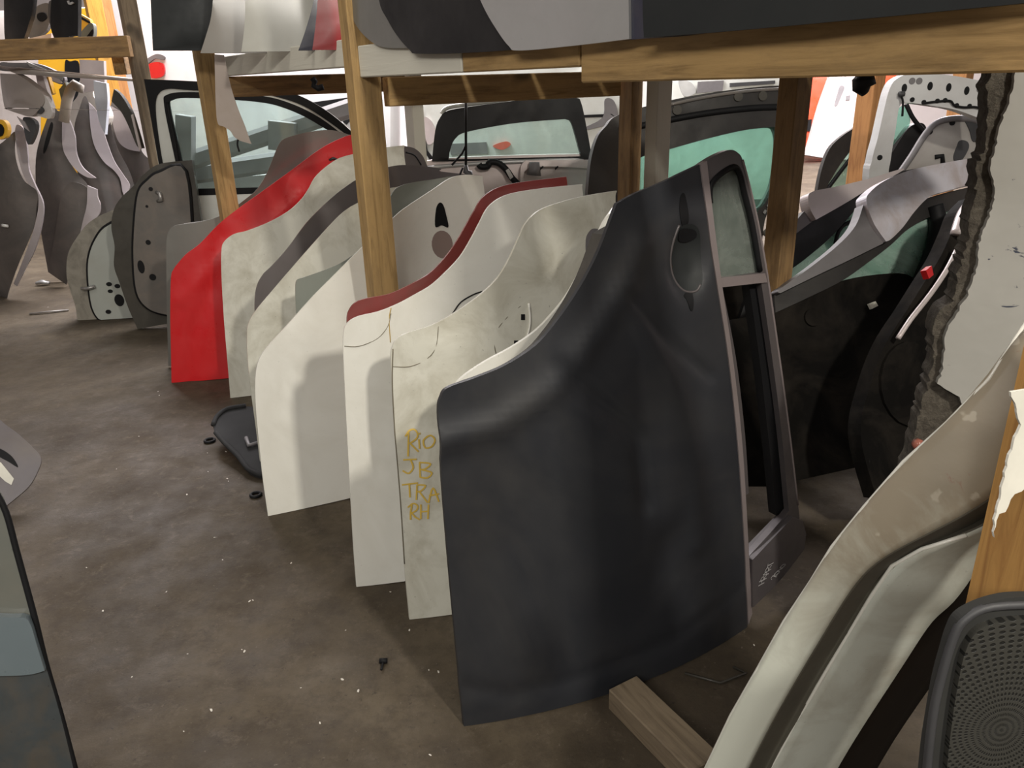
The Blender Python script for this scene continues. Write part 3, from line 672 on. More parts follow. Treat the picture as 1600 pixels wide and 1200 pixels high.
fender('fender with pale curved wing, beside the weathered post', floor_pt(215, 395), [(195, 410, 1), (190, 300), (178, 230), (172, 175), (180, 140, 1), (192, 150), (203, 172), (212, 205), (222, 237), (238, 258), (236, 300), (235, 410, 1)],
      [(172, 165, 1), (182, 170), (195, 178), (204, 190), (211, 215), (219, 237, 1), (200, 233), (186, 222), (178, 200)], heading=20)
TF6, SF6 = fender('low dark fender with a pale holed bracket, in front of the others', floor_pt(85, 448), [(75, 425, 1), (85, 370), (95, 310), (110, 285), (135, 292), (140, 310), (134, 340), (122, 372), (110, 420), (104, 445, 1)],
      [(137, 290, 1), (152, 296, 1), (153, 308), (157, 320), (155, 335), (140, 350), (124, 372, 1), (130, 345), (136, 320)], [(139, 306, 1), (144, 306, 1), (144, 312, 1), (139, 312, 1)], heading=16)

# ================================================================== upper shelf
def upskin(label, mat, S, pts, **k):
    T = thing('door_skin', label, 'car door', S.O)
    panel('outer_skin', S, pts, mat, th=0.006, parent=T, step=0.06)
    return T, S
def ups(s, t, lean=1.5, B=0.01, z=1.469): return Surf(rk(s, t, z), -55, lean, B, 0.9)
S = ups(1.1, -0.092); upskin('dark charcoal door skin on the shelf, far right end', SHELFD, S, [(1006, 59, 1), (1004, 0), (1008, -90, 1), (1300, -260, 1), (1750, -520, 1), (1760, -12, 1), (1600, 5), (1300, 34), (1100, 52)])
S = ups(1.25, -0.068); upskin('navy door skin on the shelf, a slim strip between silver and charcoal', NAVY, S, [(930, 66, 1), (935, -60, 1), (1200, -190, 1), (1250, 20, 1), (1100, 52), (1010, 60)])
S = ups(1.45, -0.080, B=0.01); upskin('silver door skin with curved corner on the shelf', SILVER, S, [(812, 79), (795, 72), (775, 45), (755, 10), (735, -40), (728, -80), (745, -130, 1), (980, -160, 1), (983, 61, 1), (900, 71)])
S = ups(1.75, -0.064, B=0.01); upskin('matt black door skin on the shelf, under the silver one', BLACK, S, [(655, 84), (640, 78), (620, 55), (605, 30), (592, 0), (585, -80), (600, -110, 1), (830, -140, 1), (840, 75, 1), (740, 82)])
S = ups(1.95, -0.052, B=0.01); upskin('mid grey door skin with rounded corner, above the front timber post', GREY, S, [(600, 74), (580, 65), (560, 45), (546, 20), (537, 0), (525, -60), (530, -90, 1), (680, -110, 1), (700, 74, 1), (640, 75)])
def uph(x, Y, heading=14): p = at_y(x, 80, Y); return Surf(p, heading, 5, 0.05, 0.6)
S = uph(487, 2.85); upskin('red door skin on the shelf beside the front timber post', paint('shelf_red_paint', (0.28, 0.01, 0.014), 0.3, 0.2), S, [(488, 78, 1), (494, 30), (500, -40), (510, -90, 1), (600, -90, 1), (620, 78, 1)])
S = uph(465, 3.0); upskin('thin black door skin on the shelf left of the red one', NAVY, S, [(466, 79, 1), (478, 45), (490, 0), (496, -60), (510, -90, 1), (600, -90, 1), (600, 78, 1)])
S = uph(376, 3.2); upskin('pale grey door skin on the shelf, between mid grey and black', paint('pale_grey_paint', (0.40, 0.40, 0.36), 0.4, 0.3), S, [(377, 81, 1), (381, 50), (383, 20), (384, -60), (390, -90, 1), (540, -90, 1), (560, 80, 1), (470, 80)])
S = uph(313, 3.4); upskin('warm grey door skin with sloping left edge on the shelf', paint('warm_grey_paint', (0.22, 0.205, 0.185), 0.4, 0.3), S, [(313, 83, 1), (322, 55), (330, 25), (334, -20), (338, -90, 1), (460, -90, 1), (500, 82, 1), (400, 83)])
S = uph(238, 3.6); upskin('dark door skin at the left end of the shelf row', SHELFD, S, [(239, 79, 1), (237, 40), (235, -10), (232, -90, 1), (350, -90, 1), (400, 79, 1)])
# shelf edge that carries that row
pA = at_y(225, 88, 3.75); pB = at_y(560, 84, 2.8)

# ================================================================== tailgates and parts under and behind the rack
def vS(px, py, Y, heading=0, lean=0, B=0.0, W=1.0):
    """surface whose base stands on the floor straight below the point seen at (px, py) at distance Y"""
    p = at_y(px, py, Y); return Surf((p[0], p[1], 0.0), heading, lean, B, W)
def thing_on(name, label, cat, S, **k): return thing(name, label, cat, S.O, **k)

# dark framed tailgate with white lower body
S = vS(676, 250, 4.6, 3, 2, 0.03, 1.0)
T = thing_on('tailgate', 'tailgate with black window surround and pale silver lower body, behind the door skins', 'tailgate', S)
panel('window_surround', S, [(675, 252, 1), (680, 205), (687, 185), (700, 173), (740, 166), (800, 158), (870, 152), (900, 153), (907, 160), (914, 190), (925, 250, 1)], BLACK, th=0.05, off=0.02, parent=T, step=0.1,
      holes=[[(701, 249, 1), (704, 232), (712, 216), (730, 206), (800, 193), (870, 187), (886, 187), (894, 196), (907, 244, 1)]])
panel('tailgate_glass', S, [(699, 251, 1), (702, 230), (710, 214), (730, 204), (800, 191), (870, 185), (888, 185), (896, 196), (909, 246, 1)], GLASSC, th=0.005, off=0.0, parent=T, step=0)
panel('tailgate_body', S, [(666, 252, 1), (700, 247), (800, 243), (900, 241), (926, 242, 1), (926, 330, 1), (915, 420, 1), (700, 430, 1), (650, 300)], SILVERP, th=0.08, off=0.0, parent=T, step=0.1)
seam('roof_edge', S, [(690, 178), (700, 168), (740, 162), (800, 154)], 0.012, WHITE3, T, off=0.0)
seam('body_ridge', S, [(668, 262), (740, 256), (820, 252), (920, 248)], 0.012, SILVER, T, off=0.005)
tube('grab_strap', line(S, [(748, 256), (752, 260), (762, 259), (765, 253), (778, 254), (790, 264), (800, 278), (812, 290)], 0.04), 0.018, RUBBER, T)
panel('strap_plate', S, [(789, 265, 1), (794, 262, 1), (801, 275, 1), (796, 279, 1)], STEEL, th=0.01, off=0.07, parent=T, step=0)
panel('inner_bracket', S, [(812, 285, 1), (813, 260), (820, 250, 1), (920, 249, 1), (920, 262, 1), (824, 262), (822, 300, 1), (811, 300, 1)], SILVERP, th=0.04, off=0.05, parent=T, step=0)
tube('gas_strut_mount', [S.at(833, 252, 0.08), S.at(833, 262, 0.08), S.at(832, 272, 0.08)], [0.03, 0.035, 0.045], PLASTM, T)
for x in (842, 865): panel('slot', S, [(x, 262, 1), (x + 5, 258, 1), (x + 6, 260, 1), (x + 1, 265, 1)], RUBBER, th=0.004, off=0.055, parent=T, step=0)
# hanging wire with plug
p0 = rk(1.35, 0.35, 1.33)
wp = [at_y(728, y, 3.05) for y in (150, 190, 230, 262)]
T = thing('wiring_pigtail', 'thin black wiring loom hanging down from the cross beam', 'wire', tuple(wp[-1]))
tube('wire', wp, 0.005, RUBBER, T)
tube('side_wire', [at_y(x, y, 3.05) for x, y in ((727, 228), (722, 240), (713, 250), (706, 258))], 0.004, RUBBER, T)
tube('plug', [at_y(x, y, 3.05) for x, y in ((728, 258), (728, 268), (733, 270), (736, 280))], [0.007, 0.012, 0.014, 0.010], PLAST, T)
tube('clip', [at_y(x, y, 3.05) for x, y in ((723, 262), (719, 272), (718, 284))], 0.004, RUBBER, T)

# green-glass tailgate behind the post pair
S = vS(1000, 250, 3.75, 8, 8, 0.05, 1.0)
T = thing_on('tailgate', 'dark tailgate with a large green-tinted window, right of the rear post pair', 'tailgate', S)
panel('tailgate_frame', S, [(917, 300, 1), (922, 250), (932, 215), (945, 198), (965, 180), (1035, 160), (1100, 147), (1160, 139), (1205, 135), (1218, 137), (1226, 150), (1230, 210), (1222, 280), (1208, 318), (1192, 345), (1185, 420, 1), (920, 440, 1)], DARKG, th=0.06, off=0.02, parent=T, step=0.08,
      holes=[[(965, 380, 1), (978, 310), (990, 262), (1000, 246), (1036, 236), (1100, 218), (1160, 204), (1200, 199), (1211, 204), (1214, 230), (1207, 285), (1192, 318), (1180, 335), (1170, 400, 1)]])
panel('tailgate_glass', S, [(962, 384, 1), (975, 310), (987, 260), (998, 243), (1036, 233), (1100, 215), (1160, 201), (1202, 196), (1214, 202), (1217, 230), (1210, 287), (1194, 321), (1184, 338), (1174, 404, 1)], GLASSG, th=0.005, off=-0.01, parent=T, step=0)
seam('trim_groove', S, [(965, 205), (1035, 190), (1100, 178), (1170, 170), (1220, 168)], 0.015, RUBBER, T, off=0.022)
seam('upper_lip', S, [(1038, 166), (1100, 153), (1160, 144), (1215, 140)], 0.008, INNERM, T, off=0.025)
for x, y in ((1055, 173), (1150, 152), (1188, 151)): disc('screw_boss', S, x, y, 0.022, INNERD, T, off=0.03, th=0.012)
for k, (x, y) in enumerate(((1188, 332), (1194, 322), (1200, 313), (1206, 305))): panel('heater_clip', S, [(x, y, 1), (x + 3, y - 5, 1), (x + 6, y - 3, 1), (x + 3, y + 3, 1)], STEEL, th=0.006, off=0.03, parent=T, step=0)
tube('latch', [S.at(1190, 360, 0.03), S.at(1200, 372, 0.06), S.at(1196, 388, 0.05), S.at(1206, 396, 0.04)], 0.022, INNERM, T)
tube('latch', [S.at(1206, 345, 0.03), S.at(1212, 370, 0.05), S.at(1207, 400, 0.05)], 0.02, PLAST, T)

# hatch A (farther) and hatch B (nearer) lying back under the right bay
S = vS(1248, 330, 2.75, 20, 22, 0.05, 0.9)
T = thing_on('tailgate', 'silver tailgate with pale green window, second from the broken slab', 'tailgate', S)
panel('window_frame', S, [(1258, 348, 1), (1300, 325), (1345, 298), (1385, 275), (1440, 263), (1500, 256), (1500, 275, 1), (1400, 290), (1362, 296), (1340, 318), (1322, 340), (1290, 375), (1248, 410), (1208, 440), (1198, 470), (1150, 560, 1), (1130, 560, 1), (1175, 430), (1190, 405)], BLACK, th=0.04, off=0.02, parent=T, step=0.06)
panel('window_glass', S, [(1205, 445, 1), (1248, 408), (1290, 372), (1325, 335), (1345, 312), (1420, 300, 1), (1420, 470, 1), (1205, 520, 1)], GLASSP, th=0.005, off=-0.01, parent=T, step=0)
panel('rear_spoiler', S, [(1247, 313), (1256, 305), (1290, 298), (1340, 286), (1372, 276), (1395, 270), (1385, 278), (1350, 296), (1300, 326), (1259, 349, 1), (1250, 332)], SILVERP, th=0.05, off=0.06, parent=T, step=0.05)
panel('corner_trim', S, [(1246, 334, 1), (1258, 350, 1), (1225, 375), (1198, 396, 1), (1214, 372)], GREYB, th=0.04, off=0.04, parent=T, step=0)
seam('wiper_hose', S, [(1344, 342), (1320, 350), (1308, 362), (1302, 382)], 0.008, RUBBER, T, off=0.01)
panel('lower_shade_panel', S, [(1090, 600, 1), (1100, 440, 1), (1178, 428, 1), (1198, 470, 1), (1240, 455, 1), (1330, 470, 1), (1360, 560, 1), (1380, 700, 1), (1260, 740, 1), (1120, 740, 1)], SHADEBLK, th=0.05, off=0.0, parent=T, step=0.1)  # blackened sheet added to fill the shaded gap down to the floor

S = vS(1340, 340, 2.25, 20, 24, 0.05, 0.9)
SB = S
T = thing_on('tailgate', 'silver tailgate with dusty spoiler and smoked frame, next to the broken slab', 'tailgate', S)
panel('rear_spoiler', S, [(1334, 322), (1340, 308), (1362, 291), (1400, 275), (1450, 264), (1490, 257), (1527, 252, 1), (1520, 290, 1), (1490, 297), (1455, 307), (1430, 316), (1408, 338), (1390, 362), (1372, 380), (1364, 384, 1), (1345, 356)],
      paint('dusty_pearl_paint', (0.66, 0.64, 0.70), 0.3, 0.8, (0.42, 0.33, 0.29), metal=0.2, dscale=7, scr=0.4), th=0.05, off=0.06, parent=T, step=0.04)
panel('corner_trim', S, [(1334, 326, 1), (1345, 357), (1365, 385, 1), (1310, 412), (1255, 438), (1206, 462, 1), (1205, 456), (1250, 424), (1295, 388), (1322, 358)], PLASTM, th=0.04, off=0.045, parent=T, step=0.06)
panel('window_frame', S, [(1365, 385, 1), (1390, 362), (1408, 338), (1430, 318), (1455, 308), (1490, 299), (1522, 292, 1), (1520, 322, 1), (1480, 330), (1440, 344), (1410, 362), (1385, 385), (1350, 412), (1310, 440), (1260, 465), (1206, 490, 1), (1204, 462, 1), (1255, 438), (1310, 412)], DARKG, th=0.05, off=0.02, parent=T, step=0.06)
panel('window_glass', S, [(1310, 442, 1), (1350, 410), (1385, 383), (1410, 360), (1440, 342), (1480, 328), (1520, 318, 1), (1500, 420, 1), (1430, 440), (1418, 430), (1400, 428)], GLASSP, th=0.005, off=0.0, parent=T, step=0)
tube('parcel_strap', line(S, [(1450, 325), (1455, 350), (1450, 385), (1440, 415), (1425, 450)], 0.03), 0.03, RUBBER, T)
panel('lower_shade_trim', S, [(1140, 500, 1), (1206, 490, 1), (1260, 465), (1318, 438), (1400, 428), (1430, 440, 1), (1420, 480), (1380, 540), (1370, 620), (1380, 720, 1), (1200, 760, 1), (1130, 760, 1)], SHADEBLK, th=0.05, off=0.012, parent=T, step=0.08)  # trim drawn on down to the floor, blackened in place of shade
for x, y, r in ((1265, 497, 0.03), (1395, 492, 0.012)): disc('screw_boss', S, x, y, r, SHADEBLK, T, off=0.02, th=0.01)
panel('white_clip', S, [(1348, 477, 1), (1358, 473, 1), (1362, 480, 1), (1352, 485, 1)], WPAINT, th=0.01, off=0.03, parent=T, step=0)
# slim chrome-edged hatch edge and dark wheel-arch part before the slab
S = vS(1440, 430, 1.95, 24, 20, 0.04, 0.7)
T = thing_on('tailgate', 'dark hatch with a thin bright edge, squeezed against the broken slab', 'tailgate', S)
panel('hatch_shell', S, [(1520, 308, 1), (1500, 330), (1488, 360), (1470, 400), (1445, 440), (1420, 480), (1385, 535), (1360, 600), (1345, 680), (1370, 780, 1), (1480, 790, 1), (1480, 560), (1545, 380, 1), (1550, 300, 1)], SHADEBLK, th=0.05, off=0.0, parent=T, step=0.06)
seam('bright_edge', S, [(1482, 392), (1465, 425), (1440, 462), (1410, 500), (1390, 530)], 0.008, SILVERP, T, off=0.03)
seam('bright_edge', S, [(1515, 312), (1498, 335), (1487, 368)], 0.022, SILVERP, T, off=0.02, flat=0.5)
panel('lamp_lens', S, [(1431, 425, 1), (1440, 418, 1), (1443, 432, 1), (1436, 438, 1)], RED, th=0.02, off=0.035, parent=T, step=0)
disc('speaker_ring', S, 1420, 600, 0.11, SHADEBLK, T, off=0.01, th=0.03, ry=0.13)

# ---- white tailgate shell seen from inside, with trim panel and dark hatch
S = vS(1370, 250, 3.6, 4, 3, 0.03, 1.0)
T = thing_on('tailgate', 'bare white tailgate shell with holes along its top bar', 'tailgate', S)
panel('shell_frame', S, [(1354, 300), (1359, 250), (1368, 215), (1378, 170), (1386, 140), (1397, 124), (1420, 116), (1470, 117), (1520, 125), (1560, 135, 1), (1560, 192, 1), (1530, 186), (1490, 172), (1450, 165), (1415, 161), (1402, 166), (1396, 200), (1388, 250), (1384, 300), (1384, 560, 1), (1360, 560, 1)],
      paint('shell_white', (0.60, 0.60, 0.60), 0.35, 0.4, (0.3, 0.26, 0.24)), th=0.06, off=0.02, parent=T, step=0.06)
for x, y in ((1409, 138), (1449, 135), (1478, 137), (1506, 142)): disc('mounting_hole', S, x, y, 0.012, RUBBER, T, off=0.021, th=0.004, ry=0.018)
for x, y in ((1421, 127), (1432, 127), (1526, 140), (1535, 143)): disc('dimple', S, x, y, 0.014, PLASTM, T, off=0.022, th=0.003)
for x, y in ((1421, 156), (1439, 160), (1460, 158), (1472, 157), (1490, 165), (1510, 166)): disc('clip', S, x, y, 0.010, RUBBER, T, off=0.024, th=0.006)
seam('wire', S, [(1435, 162), (1458, 159), (1478, 158), (1485, 165), (1500, 168), (1520, 168), (1540, 178)], 0.005, RUBBER, T, off=0.03)
seam('wire', S, [(1399, 147), (1403, 160), (1402, 182)], 0.005, RUBBER, T, off=0.04)
seam('dark_cap', S, [(1397, 148), (1405, 147)], 0.012, PLAST, T, off=0.04)
disc('latch_hole', S, 1371, 246, 0.012, RUBBER, T, off=0.021, th=0.004)
S = vS(1400, 250, 4.3, 4, 3, 0.0, 1.0)
T = thing_on('tailgate', 'glossy black hatch piece inside the white tailgate opening', 'tailgate', S)
panel('hatch_shell', S, [(1382, 275, 1), (1384, 252), (1396, 235), (1420, 200), (1440, 192), (1448, 205), (1440, 235), (1428, 262), (1415, 275, 1)], BLACK, th=0.05, parent=T, step=0)
panel('window_glass', S, [(1395, 225, 1), (1400, 180), (1412, 165), (1422, 185), (1420, 198, 1), (1396, 226, 1)], GLASSG, th=0.005, parent=T, step=0)
seam('edge_seal', S, [(1411, 163), (1420, 182), (1432, 198), (1446, 212)], 0.012, RUBBER, T, off=0.03)
S = vS(1450, 250, 3.8, 10, 10, 0.03, 0.6)
T = thing_on('hatch_trim', 'pale grey hatch trim panel with black rim, in front of the white shell', 'trim panel', S)
panel('trim_board', S, [(1408, 270, 1), (1425, 245), (1445, 215), (1465, 192), (1485, 187), (1515, 188), (1532, 195), (1538, 205), (1530, 240), (1520, 275, 1)], paint('trim_beige', (0.36, 0.34, 0.32), 0.55, 0.5, (0.2, 0.17, 0.15)), th=0.02, off=0.01, parent=T, step=0.06)
seam('rim', S, [(1404, 270), (1422, 244), (1442, 212), (1460, 193), (1485, 186), (1515, 187), (1534, 195)], 0.016, PLASTM, T, off=0.012)
panel('dark_corner', S, [(1505, 190, 1), (1520, 190), (1534, 200), (1534, 215), (1518, 222), (1512, 205)], PLAST, th=0.01, off=0.016, parent=T, step=0)
panel('dark_patch', S, [(1497, 220), (1508, 222), (1510, 232), (1500, 250), (1490, 254), (1487, 245), (1492, 230)], PLAST, th=0.01, off=0.016, parent=T, step=0)
seam('handle_slot', S, [(1458, 246, 1), (1469, 244, 1), (1470, 256, 1)], 0.012, RUBBER, T, off=0.014)
for x, y in ((1450, 206), (1485, 192)): disc('clip', S, x, y, 0.014, RUBBER, T, off=0.016, th=0.008)
# dark hatch with pale glass left of the orange post
S = vS(1290, 290, 7.0, 10, 10, 0.03, 1.0)
T = thing_on('tailgate', 'black-edged hatch with pale window, left of the orange post', 'tailgate', S)
panel('window_frame', S, [(1274, 305, 1), (1282, 265), (1295, 232), (1315, 212), (1340, 195), (1372, 165, 1), (1380, 172, 1), (1350, 210), (1320, 245), (1300, 275), (1290, 300), (1300, 350, 1), (1262, 352, 1)], DARKG, th=0.05, off=0.02, parent=T, step=0)
panel('window_glass', S, [(1284, 302, 1), (1300, 275), (1320, 245), (1350, 210), (1378, 180, 1), (1378, 300, 1)], GLASSP, th=0.005, off=0.0, parent=T, step=0)
seam('window_seal', S, [(1290, 298), (1320, 258), (1360, 208)], 0.018, RUBBER, T, off=0.01)
# silver door panel and red cars
S = vS(1290, 240, 13.0, 12, 12, 0.05, 1.2)
T = thing_on('sliding_door', 'pale silver sliding door leaning upright before the red car', 'car door', S)
panel('outer_skin', S, [(1297, 118, 1), (1353, 112, 1), (1346, 160), (1334, 205), (1325, 250, 1), (1290, 247), (1258, 242, 1), (1266, 215), (1280, 165)], SILVERP, th=0.06, parent=T, step=0.1)
panel('handle_recess', S, [(1311, 137), (1316, 134), (1319, 138), (1314, 150), (1308, 164), (1304, 163)], PLASTM, th=0.01, off=0.008, parent=T, step=0)
panel('badge', S, [(1322, 150, 1), (1328, 149, 1), (1327, 156, 1), (1321, 157, 1)], PLASTM, th=0.01, off=0.012, parent=T, step=0)

def car_body(label, px, py, Y, pts, mat, depth=1.2, extra=(), name='car_body', cat='car', B=0.15, heading=0):
    S = vS(px, py, Y, heading, 4, B, 3.0)
    T = thing_on(name, label, cat, S)
    panel('body_shell', S, pts, mat, th=depth, parent=T, step=0.25)
    for nm, pp, m in extra: panel(nm, S, pp, m, th=0.03, off=0.025, parent=T, step=0)
    return T, S
car_body('red-orange car behind the silver sliding door', 1300, 200, 14.6, [(1240, 108, 1), (1400, 100, 1), (1400, 180), (1385, 225), (1340, 232), (1250, 228, 1)], ORANGE,
         extra=[('side_window', [(1345, 150, 1), (1366, 128, 1), (1368, 150, 1), (1352, 168, 1)], PLAST), ('dark_sill', [(1258, 188, 1), (1268, 186, 1), (1266, 205, 1), (1256, 205, 1)], RUBBER)])
car_body('white car in the bright yard, seen over the green-glass tailgate', 1120, 160, 8.5, [(1030, 60, 1), (1240, 50, 1), (1240, 310, 1), (1030, 315, 1)], WHITE3, extra=[
    ('grille', [(1090, 128, 1), (1130, 126, 1), (1128, 142, 1), (1088, 146, 1)], PLASTM), ('lamp_lens', [(1060, 125), (1080, 130), (1086, 145), (1068, 150)], SILVER),
    ('bumper_slot', [(1140, 130, 1), (1210, 126, 1), (1210, 131, 1), (1140, 136, 1)], PLAST)])
car_body('white car seen through and right of the black framed tailgate', 900, 200, 7.0, [(640, 60, 1), (980, 50, 1), (980, 365, 1), (640, 372, 1)], WHITE3, extra=[
    ('side_window', [(905, 180, 1), (955, 178, 1), (960, 182, 1), (906, 184, 1)], RUBBER), ('rear_lamp', [(770, 228), (790, 221), (798, 226), (785, 234)], ORANGE),
    ('dark_glass', [(900, 205), (960, 190), (960, 160), (945, 155), (940, 185)], PLASTM), ('panel_gap', [(655, 170, 1), (659, 170, 1), (668, 235, 1), (680, 250, 1), (672, 250, 1), (662, 235, 1)], RUBBER),
    ('tail_lamp_cluster', [(662, 185), (675, 190), (682, 215), (668, 225)], SILVERP), ('grey_bumper', [(700, 225, 1), (760, 222, 1), (762, 240, 1), (705, 242, 1)], PLASTM)])
car_body('pale pinkish van-like sheet added to brighten the gap beyond the left scrap pile', 80, 200, 9.5, [(-80, 20, 1), (168, 10, 1), (168, 300, 1), (-80, 320, 1)], paint('pale_pink_white', (0.66, 0.60, 0.57), 0.4, 0.4), extra=[('side_window', [(60, 30), (80, 24), (90, 40), (70, 56)], PLASTM)])  # not a known van: pale sheet added to brighten the grey background
car_body('white van behind the upright white door', 400, 200, 8.0, [(165, -140, 1), (610, -140, 1), (610, 345, 1), (165, 352, 1)], paint('van_white', (0.80, 0.80, 0.82), 0.35, 0.1), depth=1.6, extra=[
    ('tail_lamp', [(228, 108), (240, 98), (256, 100), (257, 118), (238, 122)], RED), ('window_bar', [(490, 160, 1), (548, 152, 1), (548, 162, 1), (495, 172, 1)], RUBBER),
    ('window_line', [(536, 190, 1), (560, 165, 1), (562, 172, 1), (542, 195, 1)], RUBBER), ('red_badge', [(436, 132, 1), (455, 131, 1), (455, 138, 1), (436, 138, 1)], RED),
    ('wheel_arch', [(228, 95), (245, 85), (258, 88), (256, 94), (244, 92), (232, 100)], PLASTM)])
# grey shelf rails seen through the window of the white door
for i, (a, b, w, lb) in enumerate((((296, 252), (560, 165), 0.14, 'upper grey body rail seen through the white door window'), ((300, 272), (560, 235), 0.16, 'middle grey body rail seen through the white door window'), ((296, 300), (560, 275), 0.24, 'lower glossy grey body rail seen through the white door window'))):
    box_obj('body_rail', at_y(a[0], a[1], 6.3 + 0.35 * i), at_y(b[0], b[1], 6.3 + 0.35 * i), 0.12, w, SILVER if i == 2 else PLASTM, label=lb, cat='body rail', bevel=0.03)
box_obj('body_rail', at_y(290, 180, 6.2), at_y(290, 300, 6.2), 0.1, 0.12, PLASTM, label='upright grey rail with red tape behind the white door window', cat='body rail')
box_obj('body_rail', at_y(442, 190, 6.2), at_y(442, 235, 6.2), 0.1, 0.2, PLASTM, label='hanging grey part behind the white door window', cat='body rail')

tube('hanging_clip', [at_y(x, y, 3.3) for x, y in ((488, 122), (492, 128), (490, 134), (497, 138), (505, 136))], 0.012, RUBBER, label='small black clip hanging under the brown cross beam', cat='clip')
tube('hanging_foam', [at_y(x, y, 2.0) for x, y in ((1352, 118), (1350, 128), (1346, 138), (1352, 146))], [0.022, 0.030, 0.022, 0.010], BLACK, label='black torn lump hanging under the front beam by the red car', cat='foam scrap')
# torn sheet hanging by the post, with wire end
S = vS(350, 150, 3.5, 10, 0)
T = thing_on('torn_liner', 'torn dusty beige liner strip hanging in front of the white door window', 'liner', S)
panel('liner_sheet', S, [(335, 85, 1), (350, 86, 1), (355, 110), (362, 140), (372, 170), (382, 195), (390, 218), (393, 225, 1), (385, 223), (375, 220, 1), (366, 214), (360, 205), (350, 198), (340, 192), (337, 160), (336, 120)], paint('dusty_liner', (0.33, 0.28, 0.25), 0.7, 0.4, coat=0), th=0.004, parent=T, step=0.03)
seam('wire_hook', S, [(372, 218), (371, 226), (374, 237)], 0.004, RUBBER, T)

# ================================================================== left rack: cross beam, hanging parts, scrap
bA = at_y(-40, 80, 5.0); bB = at_y(205, 80, 5.0)
box_obj('timber_beam', (bA[0], bA[1], bA[2]), (bB[0], bB[1], bA[2] - 0.0), 0.05, 0.115, WOODD, label='cross beam of the left rack, under the black parts', cat='timber beam')
box_obj('timber_beam', at_y(186, 103, 5.1), at_y(206, 102, 5.35), 0.07, 0.10, WOODD, label='stub of timber joining the left cross beam to the grey post', cat='timber beam')
box_obj('timber_post', (*at_y(174, 60, 8.2)[:2], 0), (*at_y(174, 60, 8.2)[:2], 3.2), 0.12, 0.12, WOODO, roll=0.5, label='orange timber post beside the yellow one', cat='timber post')
zt = float(bA[2]) + 0.0575
for k, yy in enumerate((5.16, 5.42, 5.68)):
    box_obj('deck_board', (-3.9, yy, zt - 0.012), (-2.62, yy, zt - 0.012), 0.24, 0.02, WOODD, label=('front', 'middle', 'rear')[k] + ' board of the left rack deck behind the cross beam', cat='deck board', group='deck boards of the left rack')
def scrap(name, label, cat, Y, pts, mat, th=0.04, heading=0, lean=3, B=0.0, parts=()):
    S = vS(pts[0][0], pts[0][1], Y, heading, lean, B, 0.5)
    T = thing_on(name, label, cat, S)
    # the thing starts where its own lowest point is
    panel('shell', S, pts, mat, th=th, parent=T, step=0.06 if B else 0)
    for nm, pp, m in parts: panel(nm, S, pp, m, th=0.01, off=0.012, parent=T, step=0)
    return T, S
scrap('car_fender', 'black curved part standing on the left cross beam at the picture edge', 'car part', 4.95, [(6, 0, 1), (6, -150, 1), (60, -150, 1), (52, 0), (44, 40), (37, 61, 1), (20, 62), (18, 72), (12, 72), (7, 55)], BLACK, B=0.05)
scrap('car_fender', 'black part with grey chalk marks standing on the left cross beam', 'car part', 4.95, [(80, 0, 1), (80, -150, 1), (122, -150, 1), (122, 30), (121, 56, 1), (108, 57), (95, 70), (90, 70), (79, 42)], BLACK, B=0.05, parts=[('chalk_mark', [(106, 2, 1), (109, 1, 1), (110, 5, 1), (114, 3, 1), (117, 5, 1), (112, 8, 1), (108, 7, 1)], CHALK)])
scrap('bumper_piece', 'dark and grey bumper piece beside the yellow post', 'bumper', 5.3, [(120, 62), (128, 48), (140, 36), (146, 40), (146, 56), (140, 63), (124, 68)], GREYG, parts=[('dark_edge', [(122, 62), (134, 60), (146, 46), (146, 56), (140, 63)], RUBBER)])
scrap('body_scrap', 'yellow car panel low behind the left cross beam', 'car panel', 8.7, [(60, 20, 1), (160, 10, 1), (160, 120, 1), (130, 200, 1), (130, 390, 1), (60, 390, 1), (64, 160), (60, 120)], YELP, parts=[('dark_opening', [(103, 95), (110, 96), (124, 100), (124, 160), (104, 160), (102, 120)], RUBBER)])
scrap('engine_part', 'grimy grey engine part above the left cross beam', 'engine part', 6.0, [(52, 15), (75, 5), (78, 25), (72, 48), (50, 60), (44, 50)], INNERM, parts=[('pulley', [(60, 22), (70, 20), (74, 28), (66, 34), (60, 30)], RUBBER)])
scrap('body_scrap', 'pale silver scrap strip above the left cross beam', 'car panel', 5.6, [(40, 62), (55, 58), (80, 52, 1), (80, 66, 1), (60, 72), (42, 72)], SILVERP)
scrap('body_scrap', 'yellow scrap piece on the left cross beam by the black parts', 'car panel', 5.5, [(28, 68), (38, 62), (48, 72, 1), (26, 74, 1)], YELP)
scrap('body_scrap', 'crumpled dusty beige panel at the left edge above the dark fenders', 'car panel', 5.2, [(-20, 104), (5, 108), (30, 118), (50, 132), (66, 146), (70, 158), (60, 172), (48, 182), (30, 178), (0, 168), (-20, 165)], paint('crumpled_beige', (0.30, 0.26, 0.24), 0.4, 0.5, metal=0.2), th=0.06, B=0.08, heading=-10)
scrap('body_scrap', 'bent beige strip beside the crumpled panel', 'car panel', 5.25, [(55, 112, 1), (66, 118), (76, 150), (82, 168, 1), (74, 162), (60, 135)], SILVERP, B=0.05)
scrap('headlamp', 'clear cracked headlamp among the scrap at the left', 'headlamp', 5.1, [(45, 165), (56, 150), (68, 148), (80, 168), (78, 185), (62, 182), (50, 180)], paint('lamp_shell', (0.5, 0.47, 0.45), 0.15, 0.4), B=0.05, parts=[('reflector', [(56, 172), (64, 166), (70, 172), (64, 178)], PLAST)])
